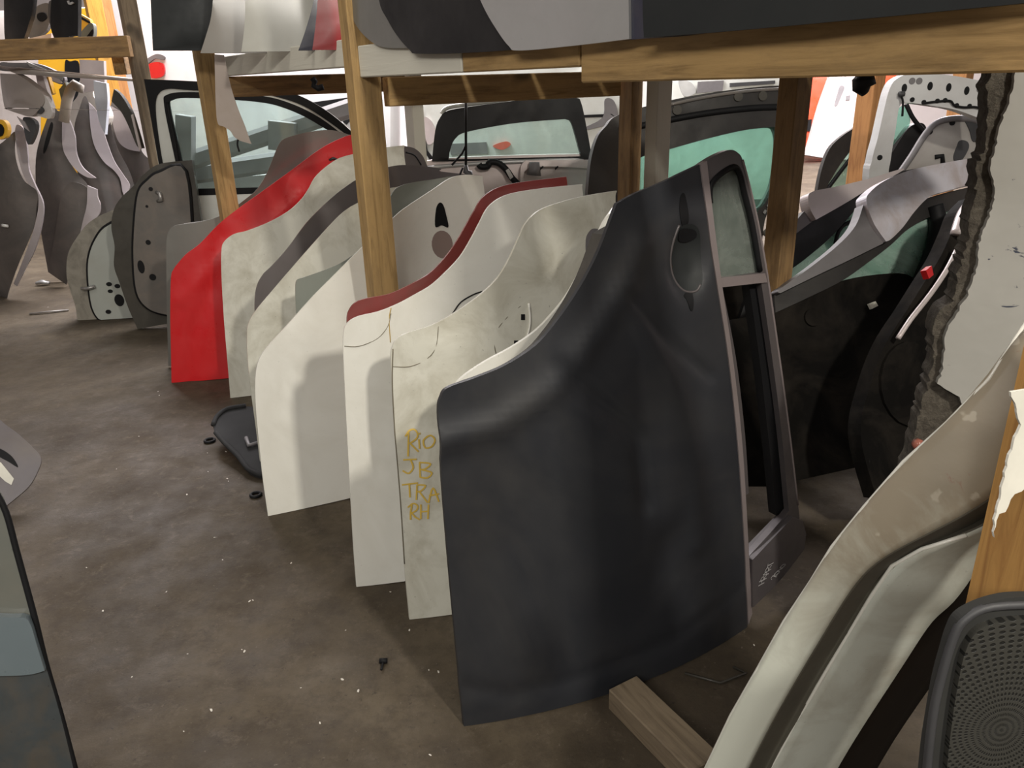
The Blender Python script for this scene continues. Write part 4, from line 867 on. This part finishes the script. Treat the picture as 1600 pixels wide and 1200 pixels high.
scrap('engine_part', 'dark twisted metal strips beneath the left cross beam', 'car part', 6.2, [(20, 98), (60, 100), (98, 118), (96, 132), (70, 122), (30, 112), (0, 110), (0, 98)], PLASTM, parts=[('bright_strip', [(42, 96, 1), (100, 120, 1), (98, 126, 1), (48, 104, 1)], SILVER), ('bright_strip', [(60, 106), (95, 125), (92, 130), (60, 112)], SILVERP)])
scrap('washer_bottle', 'white plastic bottle-shaped part behind the tall fenders', 'car part', 6.9, [(124, 126, 1), (146, 127, 1), (146, 150), (158, 165), (164, 185), (150, 205), (110, 200), (106, 175), (112, 162), (122, 148)], paint('bottle_white', (0.78, 0.74, 0.68), 0.4, 0.2), th=0.15, B=0.08)
scrap('engine_part', 'black hose bundle and bracket high at the picture edge, over the cross beam', 'engine part', 5.75, [(76, 4), (84, 2), (86, 20), (98, 26), (94, 40), (82, 44), (76, 30)], PLAST, parts=[('bolt', [(82, 10), (88, 8), (88, 14), (82, 16)], STEEL)])
scrap('body_scrap', 'orange-yellow bonnet edge beside the yellow post above the cross beam', 'car panel', 5.85, [(122, 20, 1), (140, 30, 1), (144, 42, 1), (122, 74, 1)], YELP, parts=[('dark_line', [(122, 22, 1), (142, 34, 1), (142, 38, 1), (122, 27, 1)], RUBBER)])
scrap('body_scrap', 'white shiny scrap corner on the left cross beam', 'car panel', 5.45, [(12, 66), (20, 64), (24, 72), (14, 74)], WHITE3)
scrap('body_scrap', 'green-grey scrap wedge under the cross beam near the black opening', 'car panel', 5.6, [(92, 140, 1), (102, 128, 1), (106, 150, 1), (96, 158, 1)], GREYG, B=0.02)
scrap('body_scrap', 'torn dark strip between the crumpled panel and the fenders', 'car panel', 5.15, [(36, 184), (50, 186), (56, 196), (52, 214), (44, 226), (38, 206)], PLAST, parts=[('bright_tear', [(28, 182, 1), (40, 190, 1), (48, 206, 1), (38, 198, 1)], FLANGE)])
scrap('body_scrap', 'thin yellow strut piece standing among the beige scrap', 'car panel', 5.5, [(70, 122, 1), (75, 120, 1), (83, 146, 1), (78, 148, 1)], YELP)
tube('hose', [at_y(x, y, 5.7) for x, y in ((100, 190), (104, 160), (110, 140), (118, 132), (124, 135), (122, 142))], 0.035, paint('hose_beige', (0.5, 0.45, 0.4), 0.5), label='pale bent hose arching left of the white bottle-shaped part', cat='hose')
scrap('body_scrap', 'pale pink inner panel with window slots below the left cross beam', 'car panel', 6.6, [(124, 93, 1), (162, 95, 1), (164, 140, 1), (126, 145, 1)], SILVERP)
scrap('body_scrap', 'bluish white panel behind the yellow post', 'car panel', 6.3, [(146, 126, 1), (166, 130, 1), (168, 160), (164, 210, 1), (155, 190), (148, 155)], paint('blue_white', (0.6, 0.64, 0.72), 0.4, 0.2))
scrap('door_piece', 'long dark slotted rail lying over the fenders by the grey post', 'car part', 5.0, [(174, 158, 1), (178, 139, 1), (190, 150), (204, 174), (214, 205), (222, 232, 1), (214, 228), (202, 200), (190, 176)], INNERD, B=0.03, parts=[('bright_edge', [(206, 180, 1), (209, 178, 1), (222, 232, 1), (219, 236, 1)], SILVERP)])
tube('wheel_arch_liner', [at_y(x, y, 4.8) for x, y in ((250, 262), (230, 275), (218, 290), (205, 305))], 0.02, PLAST, label='dark liner edge arching above the grimy inner door', cat='wheel arch liner')
scrap('yellow_lamp', 'yellow-rimmed round part at the left edge above the first fender', 'car part', 5.3, [(-10, 190), (5, 188), (12, 200), (8, 215), (-10, 216)], YELP, parts=[('dark_core', [(-8, 196), (2, 194), (7, 202), (4, 212), (-8, 212)], RUBBER)])

# ================================================================== broken slab at the right
def slab_mat():
    m, nt, b = mat_new('slab_paint')
    d = ramp(nt, noise(nt, 3, 7, 0.6), [(0.3, (0.36, 0.35, 0.32)), (0.7, (0.43, 0.42, 0.39))])
    s = ramp(nt, noise(nt, 10, 5, 0.7, dist=1.5, stretch=(1, 1, 1.6)), [(0.645, 0.0), (0.665, 0.9)]); c = mix(nt, s, d, (0.02, 0.028, 0.06))
    nt.links.new(c, b.inputs['Base Color']); b.inputs['Roughness'].default_value = 0.5
    bump(nt, b, noise(nt, 3, 5, 0.6), 0.3, 0.02); return m
def core_mat():
    m, nt, b = mat_new('slab_core')
    n_ = noise(nt, 40, 8, 0.75)
    c = ramp(nt, n_, [(0.35, (0.075, 0.062, 0.048)), (0.65, (0.19, 0.165, 0.13))]); nt.links.new(c, b.inputs['Base Color']); b.inputs['Roughness'].default_value = 0.95
    bump(nt, b, n_, 1.0, 0.02); return m
CORE = core_mat()
S = vS(1500, 400, 1.42, -12, 0, 0.03, 0.6)
T = thing_on('broken_slab', 'grey painted slab with a crumbling broken left edge, under the front beam', 'slab', S)
def rough(pts, a=2.5, step=7):
    out = []
    for p, q in zip(pts[:-1], pts[1:]):
        L = math.hypot(q[0] - p[0], q[1] - p[1]); k = max(1, int(L / step))
        for i in range(k):
            t = i / k; out.append((p[0] + (q[0] - p[0]) * t + random.uniform(-a, a), p[1] + (q[1] - p[1]) * t + random.uniform(-a, a), 1))
    out.append((pts[-1][0], pts[-1][1], 1)); return out
edge_o = rough([(1553, 100), (1546, 140), (1547, 180), (1543, 225), (1530, 262), (1527, 300), (1520, 340), (1514, 385), (1500, 430), (1490, 475), (1465, 500), (1460, 560), (1455, 600), (1440, 640), (1432, 690), (1415, 740)], 3.5, 6)
edge_i = rough([(1588, 95), (1580, 150), (1565, 190), (1555, 230), (1548, 262), (1556, 300), (1545, 340), (1532, 370), (1526, 420), (1512, 462), (1490, 495), (1478, 520), (1474, 570), (1466, 600), (1500, 622), (1530, 680)], 2.0, 6)
panel('slab_core', S, edge_o + [(1400, 900, 1), (1750, 900, 1), (1720, 90, 1)], CORE, th=0.05, off=-0.012, parent=T, step=0)
panel('painted_face', S, edge_i + [(1750, 760, 1), (1720, 85, 1)], slab_mat(), th=0.012, off=0.0, parent=T, step=0.05)
tube('red_plug', [S.at(1433, 693, 0.0), S.at(1434, 692, 0.012)], 0.012, paint('plug_red', (0.30, 0.08, 0.05), 0.6), T)
# grey seal strip behind the fender top
# ================================================================== dirty white quarter panel in the right foreground
rows = [  # a (outer rim), b, c (crease), d (groove), e, f (lower face end), distance
 ((1620, 478), (1640, 560), (1660, 640), (1668, 660), (1672, 672), (1684, 720), 0.98),
 ((1545, 592), (1590, 650), (1625, 705), (1632, 725), (1636, 738), (1650, 800), 1.00),
 ((1480, 660), (1525, 720), (1565, 768), (1578, 785), (1585, 797), (1610, 840), 1.03),
 ((1412, 721), (1450, 775), (1485, 815), (1500, 828), (1510, 836), (1556, 838), 1.06),
 ((1350, 792), (1385, 825), (1412, 850), (1428, 856), (1440, 858), (1530, 880), 1.10),
 ((1300, 854), (1328, 872), (1355, 884), (1378, 890), (1394, 884), (1487, 946), 1.14),
 ((1267, 908), (1292, 925), (1320, 932), (1346, 936), (1362, 930), (1458, 960), 1.18),
 ((1225, 971), (1252, 985), (1284, 992), (1310, 996), (1326, 990), (1420, 1022), 1.23),
 ((1183, 1046), (1210, 1058), (1243, 1060), (1266, 1065), (1283, 1062), (1371, 1096), 1.29),
 ((1142, 1117), (1170, 1128), (1206, 1124), (1229, 1130), (1246, 1126), (1335, 1152), 1.36),
 ((1100, 1205), (1130, 1212), (1164, 1207), (1187, 1210), (1202, 1204), (1300, 1210), 1.43),
 ((1050, 1310), (1080, 1316), (1116, 1310), (1140, 1312), (1155, 1306), (1250, 1310), 1.50)]
dz = (0.0, -0.022, -0.028, 0.022, -0.004, 0.03)
P3 = [[at_zd(r[k][0], r[k][1], r[6] + dz[k]) for k in range(6)] for r in rows]
def stained():
    m, nt, b_ = mat_new('stained_panel_paint'); tc = nt.nodes.new('ShaderNodeTexCoord'); sx = nt.nodes.new('ShaderNodeSeparateXYZ'); nt.links.new(tc.outputs['Object'], sx.inputs[0])
    z_ = nt.nodes.new('ShaderNodeMath'); z_.operation = 'ADD'; nt.links.new(sx.outputs[2], z_.inputs[0])
    n_ = noise(nt, 5, 8, 0.65, dist=0.8); k_ = nt.nodes.new('ShaderNodeMath'); k_.operation = 'MULTIPLY_ADD'; nt.links.new(n_, k_.inputs[0]); k_.inputs[1].default_value = 0.55; k_.inputs[2].default_value = -0.28
    nt.links.new(k_.outputs[0], z_.inputs[1])
    d_ = ramp(nt, z_.outputs[0], [(0.52, 0.0), (0.80, 0.92)])
    c_ = mix(nt, d_, (0.68, 0.70, 0.61), (0.27, 0.22, 0.155))
    s_ = ramp(nt, noise(nt, 22, 3, 0.5), [(0.67, 0.0), (0.70, 0.75)]); s2 = nt.nodes.new('ShaderNodeMath'); s2.operation = 'MULTIPLY'; nt.links.new(s_, s2.inputs[0]); nt.links.new(d_, s2.inputs[1])
    c_ = mix(nt, s2.outputs[0], c_, (0.50, 0.45, 0.36))
    r_ = ramp(nt, noise(nt, 9, 6, 0.7, dist=1.0), [(0.66, 0.0), (0.70, 0.7)]); r2 = nt.nodes.new('ShaderNodeMath'); r2.operation = 'MULTIPLY'; nt.links.new(r_, r2.inputs[0]); nt.links.new(d_, r2.inputs[1])
    c_ = mix(nt, r2.outputs[0], c_, (0.26, 0.10, 0.075))
    nt.links.new(c_, b_.inputs['Base Color']); b_.inputs['Roughness'].default_value = 0.42; b_.inputs['Coat Weight'].default_value = 0.2
    bump(nt, b_, noise(nt, 7, 5, 0.6), 0.2, 0.01); return m
QP = stained()
QP2 = paint('quarter_panel_dust', (0.54, 0.56, 0.50), 0.5, 0.8, (0.32, 0.29, 0.23), scr=0.4, dscale=6, coat=0.1)
b0 = floor_pt(1040, 1330)
T = thing('rear_quarter_fender', 'dirty off-white car quarter panel sweeping up the right foreground', 'car panel', (b0[0], b0[1], 0))
loft('outer_skin', [r[:3] for r in P3], QP, T, th=0.006, sub=2)
loft('gutter', [[r[2], r[2] * 0.7 + r[3] * 0.3, r[3], r[3] * 0.3 + r[4] * 0.7, r[4]] for r in P3], paint('gutter_dirt', (0.10, 0.092, 0.07), 0.6, 0.8, (0.05, 0.042, 0.03), scr=0.4, coat=0), T, th=0.005, sub=2)
loft('lower_face', [[r[4], 0.5 * (r[4] + r[5]), r[5]] for r in P3], QP2, T, th=0.006, sub=2)
Pr = [[r[0], r[0] + np.array([0.004, 0.012, -0.02]), r[0] + np.array([0.02, 0.05, -0.05])] for r in P3]
loft('rolled_rim', Pr, QP, T, th=0.004, sub=1)
ud = [[r[5], r[5] + np.array([0.06, 0.03, -0.01]), r[5] + np.array([0.13, 0.07, -0.03])] for r in P3]
loft('inner_wheelhouse', ud, plain('wheelhouse_shade', (0.009, 0.006, 0.004), 0.98, spec=0.1), T, th=0.01, sub=1)  # near-black sheet paints the darkness inside the panel
tube('flange_edge', [r[4] for r in P3[3:]], 0.003, WHITE, T)
tube('rim_edge', [r[0] for r in P3], 0.0025, WHITE, T)
def blob(name, px, py, zd, rx, ry, mat, parent, ang=0):
    bm = bmesh.new(); c = at_zd(px, py, zd); n = 14; vs = []
    for k in range(n):
        a = 2 * math.pi * k / n; x = math.cos(a) * rx; y = math.sin(a) * ry
        q = at_zd(px + x * math.cos(ang) - y * math.sin(ang), py + x * math.sin(ang) + y * math.cos(ang), zd); vs.append(bm.verts.new(q))
    f = bm.faces.new(vs); r = bmesh.ops.extrude_face_region(bm, geom=[f]); d = Vector(EYE - c).normalized() * 0.001
    for v in [g for g in r['geom'] if isinstance(g, bmesh.types.BMVert)]: v.co += d
    return link(name, bm, mat, parent)

# front right post with ragged white paint
pc = at_zd(1664, 800, 0.90); 
T = thing('timber_post', 'near timber post with ragged white paint at the right edge', 'timber post', (pc[0], pc[1], 0))
box_obj('post_body', (pc[0], pc[1], 0), (pc[0], pc[1], 2.2), 0.11, 0.11, wood('bright_pine', (0.50, 0.27, 0.08), (0.34, 0.16, 0.045), sa=0.25), T, roll=math.radians(98))

TS = Surf((pc[0], pc[1] - 0.064, 0), 8, 0, 0, 1)
panel('white_paint_patch', TS, rough([(1575, 610), (1590, 660), (1578, 690), (1570, 720), (1562, 760), (1552, 800), (1548, 838), (1556, 800), (1568, 795), (1580, 770), (1600, 760), (1625, 745)], 2, 8) + [(1640, 600, 1)], WPAINT, th=0.003, off=0.004, parent=T, step=0)

# perforated grey plastic
def perf():
    m, nt, b_ = mat_new('perforated_plastic'); L_ = nt.links
    def mth(op, x, y=None):
        q = nt.nodes.new('ShaderNodeMath'); q.operation = op
        for k, s in enumerate((x, y)):
            if s is None: continue
            if isinstance(s, (int, float)): q.inputs[k].default_value = s
            else: L_.new(s, q.inputs[k])
        return q.outputs[0]
    tc = nt.nodes.new('ShaderNodeTexCoord'); sp = nt.nodes.new('ShaderNodeSeparateXYZ'); L_.new(tc.outputs['Object'], sp.inputs[0])
    dx = mth('SUBTRACT', sp.outputs[0], 0.125); dy = mth('SUBTRACT', sp.outputs[2], 0.705)
    r = mth('SQRT', mth('ADD', mth('MULTIPLY', dx, dx), mth('MULTIPLY', dy, dy))); th_ = mth('ARCTAN2', dy, dx)
    cm = nt.nodes.new('ShaderNodeCombineXYZ'); L_.new(mth('MULTIPLY', r, 150.0), cm.inputs[0]); L_.new(mth('MULTIPLY', th_, 70 / (2 * math.pi)), cm.inputs[1])
    v = nt.nodes.new('ShaderNodeTexVoronoi'); v.voronoi_dimensions = '2D'; v.inputs['Scale'].default_value = 1.0; v.inputs['Randomness'].default_value = 0.12; L_.new(cm.outputs[0], v.inputs['Vector'])
    d = ramp(nt, v.outputs['Distance'], [(0.24, 0.0), (0.34, 1.0)])
    c_ = mix(nt, d, (0.006, 0.006, 0.005), (0.034, 0.033, 0.028)); L_.new(c_, b_.inputs['Base Color']); b_.inputs['Roughness'].default_value = 0.6
    bump(nt, b_, d, 0.6, 0.004); return m
pb = at_zd(1440, 1200, 0.80); S = Surf((pb[0], pb[1], 0), 5, 6, 0.015, 0.35)
T = thing_on('seat_back_board', 'dark grey perforated plastic board with rounded top, bottom right corner', 'plastic board', S)
LINP0 = plain('board_plastic', (0.030, 0.030, 0.028), 0.7, spec=0.25)
OB = [(1440, 1260, 1), (1447, 1180), (1456, 1120), (1466, 1065), (1478, 1020), (1488, 988), (1500, 966), (1525, 950), (1560, 938), (1600, 933), (1700, 933, 1), (1700, 1900, 1), (1380, 1900, 1), (1430, 1400)]
panel('board_shell', S, OB, LINP0, th=0.012, parent=T, step=0.04)
PB = [(1470, 1250, 1), (1474, 1180), (1482, 1110), (1490, 1060), (1500, 1015), (1515, 985), (1540, 970), (1580, 962), (1700, 958, 1), (1700, 1900, 1), (1420, 1900, 1), (1460, 1400)]
panel('perforated_face', S, PB, perf(), th=0.01, off=0.008, parent=T, step=0.03)
seam('rim_bead', S, [(1447, 1220), (1456, 1130), (1468, 1070), (1490, 996), (1510, 966), (1550, 948), (1640, 944)], 0.005, PLAST, T, off=0.0)

# ================================================================== left foreground
SLATE = paint('slate_paint', (0.10, 0.115, 0.12), 0.3, 0.3, (0.10, 0.075, 0.045), scr=0.4, dscale=6)
SLATEL = paint('slate_highlight_paint', (0.12, 0.15, 0.165), 0.22, 0.3, (0.2, 0.19, 0.17))  # lighter blue paints the highlight on the door's lit bulge
SLATED = paint('slate_dark_paint', (0.040, 0.047, 0.050), 0.4, 0.5, (0.10, 0.07, 0.04), scr=0.6, dscale=9)
S = Surf(floor_pt(128, 1235), 18, 12, 0.05, 0.9)
b = floor_pt(-260, 1330); S = Surf((b[0], b[1], 0), 18, 12, 0.03, 1.0)
T = thing_on('car_door', 'slate grey-blue door leaning in the near left corner', 'car door', S)
panel('outer_skin', S, [(-200, 720, 1), (-60, 745), (-8, 765), (10, 800), (25, 855), (40, 910), (56, 970), (73, 1040), (95, 1115), (120, 1210), (140, 1300, 1), (-200, 1400, 1)], paint('worn_grey_green', (0.11, 0.115, 0.10), 0.4, 0.3), th=0.012, parent=T, step=0.05)
panel('moulding', S, [(-200, 945, 1), (0, 957), (40, 958), (52, 968), (62, 1000), (74, 1040, 1), (50, 1046), (0, 1048), (-200, 1050, 1)], SLATEL, th=0.02, off=0.022, parent=T, step=0.04)
panel('lower_skin', S, [(-200, 1050, 1), (0, 1046), (74, 1041, 1), (95, 1112), (118, 1206), (138, 1296, 1), (-200, 1390, 1)], SLATED, th=0.01, off=0.008, parent=T, step=0.05)
seam('edge_rubber', S, [(-8, 765), (10, 800), (25, 855), (40, 910), (56, 970), (73, 1040), (95, 1115), (120, 1210)], 0.006, RUBBER, T, off=0.002)
S = Surf(floor_pt(-60, 815), 24, 35, 0.04, 0.6)
T = thing_on('car_fender', 'purple-grey fender tip with a slit and torn sticker, left edge', 'car fender', S)
panel('fender_skin', S, [(-60, 600, 1), (0, 656), (25, 675), (48, 696), (64, 716), (58, 738), (45, 760), (25, 778), (5, 794, 1), (-60, 815, 1)], paint('purple_grey', (0.13, 0.115, 0.125), 0.35, 0.4), th=0.012, parent=T, step=0.04)
panel('slit', S, [(-10, 698), (6, 704), (20, 715), (28, 730), (14, 722), (-10, 708)], RUBBER, th=0.003, off=0.002, parent=T, step=0)
panel('sticker', S, [(-10, 718, 1), (2, 723, 1), (22, 748, 1), (18, 758, 1), (8, 752, 1), (-10, 735, 1)], WPAINT, th=0.002, off=0.002, parent=T, step=0)

# ================================================================== things on the floor
S = Surf(floor_pt(350, 760), 8, 78, 0.0, 0.6)
T = thing_on('wheel_liner', 'dark plastic liner lying on the floor by the white door skins', 'plastic liner', S)
LN = [(334, 668), (340, 655), (356, 643), (385, 638), (402, 640, 1), (410, 700), (411, 747, 1), (402, 744), (388, 736), (372, 716), (350, 694), (338, 680)]
LINP = plain('liner_plastic', (0.030, 0.030, 0.031), 0.85, spec=0.15)
panel('liner_shell', S, LN, LINP, th=0.02, off=0.01, parent=T, step=0.05)
seam('raised_edge', S, LN[:4], 0.010, LINP, T, off=0.014)
seam('raised_edge', S, LN[6:], 0.010, LINP, T, off=0.014)
seam('clip_tab', S, [(386, 690, 1), (390, 702, 1), (404, 698, 1)], 0.008, PLASTM, T, off=0.02)
def ring(px, py, r, label, cat='washer', name='rubber_washer'):
    c = floor_pt(px, py); tube(name, [(c[0] + r * math.cos(a), c[1] + r * math.sin(a), 0.006) for a in np.linspace(0, 2 * math.pi, 16, endpoint=False)], 0.006, RUBBER, closed=True, label=label, cat=cat)
ring(328, 690, 0.02, 'small black ring on the floor left of the dark liner')
ring(400, 775, 0.018, 'small black ring on the floor below the dark liner')
c = floor_pt(597, 1045); T = thing('plastic_clip', 'small black plastic clip on the open floor at the centre', 'clip', (c[0], c[1], 0))
tube('clip_stem', [(c[0], c[1] - 0.01, 0.006), (c[0] + 0.002, c[1] + 0.018, 0.008)], 0.003, RUBBER, T)
tube('clip_head', [(c[0] - 0.009, c[1] + 0.02, 0.008), (c[0] + 0.011, c[1] + 0.02, 0.008)], 0.007, RUBBER, T)
c = [floor_pt(x, y) for x, y in ((1070, 1055), (1125, 1070), (1165, 1055), (1145, 1045))]
tube('bent_wire', [(p[0], p[1], 0.006) for p in c], 0.003, INNERD, label='bent rusty wire on the floor right of the charcoal door', cat='wire')
c = floor_pt(70, 490); tube('metal_strip', [(c[0] - 0.09, c[1] - 0.02, 0.008), (c[0], c[1], 0.012), (c[0] + 0.14, c[1] + 0.05, 0.008)], 0.012, INNERM, flat=0.4, label='thin scrap strip on the floor before the dark fenders', cat='metal scrap')
c = floor_pt(68, 446); tube('lamp_cap', [(c[0] - 0.05, c[1], 0.02), (c[0], c[1], 0.03), (c[0] + 0.05, c[1], 0.02)], [0.02, 0.03, 0.02], SILVER, flat=0.6, label='shiny round cap on the floor under the dark fenders', cat='cap')
CHIP = plain('paint_chip', (0.62, 0.58, 0.52), 0.7)
proto = None
spots = [(217, 682), (325, 737), (357, 752), (292, 773), (335, 840), (348, 875), (390, 940), (395, 938), (378, 1015), (382, 1018), (293, 1022), (287, 1143), (206, 1058), (161, 955), (135, 887), (247, 612), (249, 618), (324, 708), (353, 706), (355, 748), (182, 733),
         (424, 800), (535, 1062), (610, 925), (672, 1180), (670, 1047), (685, 1050), (1035, 1110), (1055, 1125), (1178, 1008), (1285, 875), (640, 985), (470, 1075), (500, 1130), (330, 1110), (560, 1080), (540, 985), (455, 880), (260, 925), (75, 480)]
bm = bmesh.new(); bmesh.ops.create_icosphere(bm, subdivisions=1, radius=1.0)
for v in bm.verts: v.co = Vector((v.co.x * random.uniform(.7, 1.2), v.co.y * random.uniform(.5, 1.0), v.co.z * 0.35))
me = bpy.data.meshes.new('paint_chip'); bm.to_mesh(me); bm.free(); me.materials.append(CHIP)
for k, (x, y) in enumerate(spots):
    c = floor_pt(x, y); o = bpy.data.objects.new('paint_chip', me); COL.objects.link(o); s = random.uniform(0.0018, 0.0045)
    o.location = (c[0], c[1], s * 0.33); o.scale = (s * 1.4, s, s); o.rotation_euler = (0, 0, random.uniform(0, 6))
    tag(o, 'tiny pale chip of paint or plastic scattered on the concrete floor', 'paint chip', 'pale chips on the floor')

for o in list(bpy.data.objects):
    if o.parent is None and 'category' in o and 'kind' not in o: o['kind'] = 'thing'
    if '_o' in o: del o['_o']
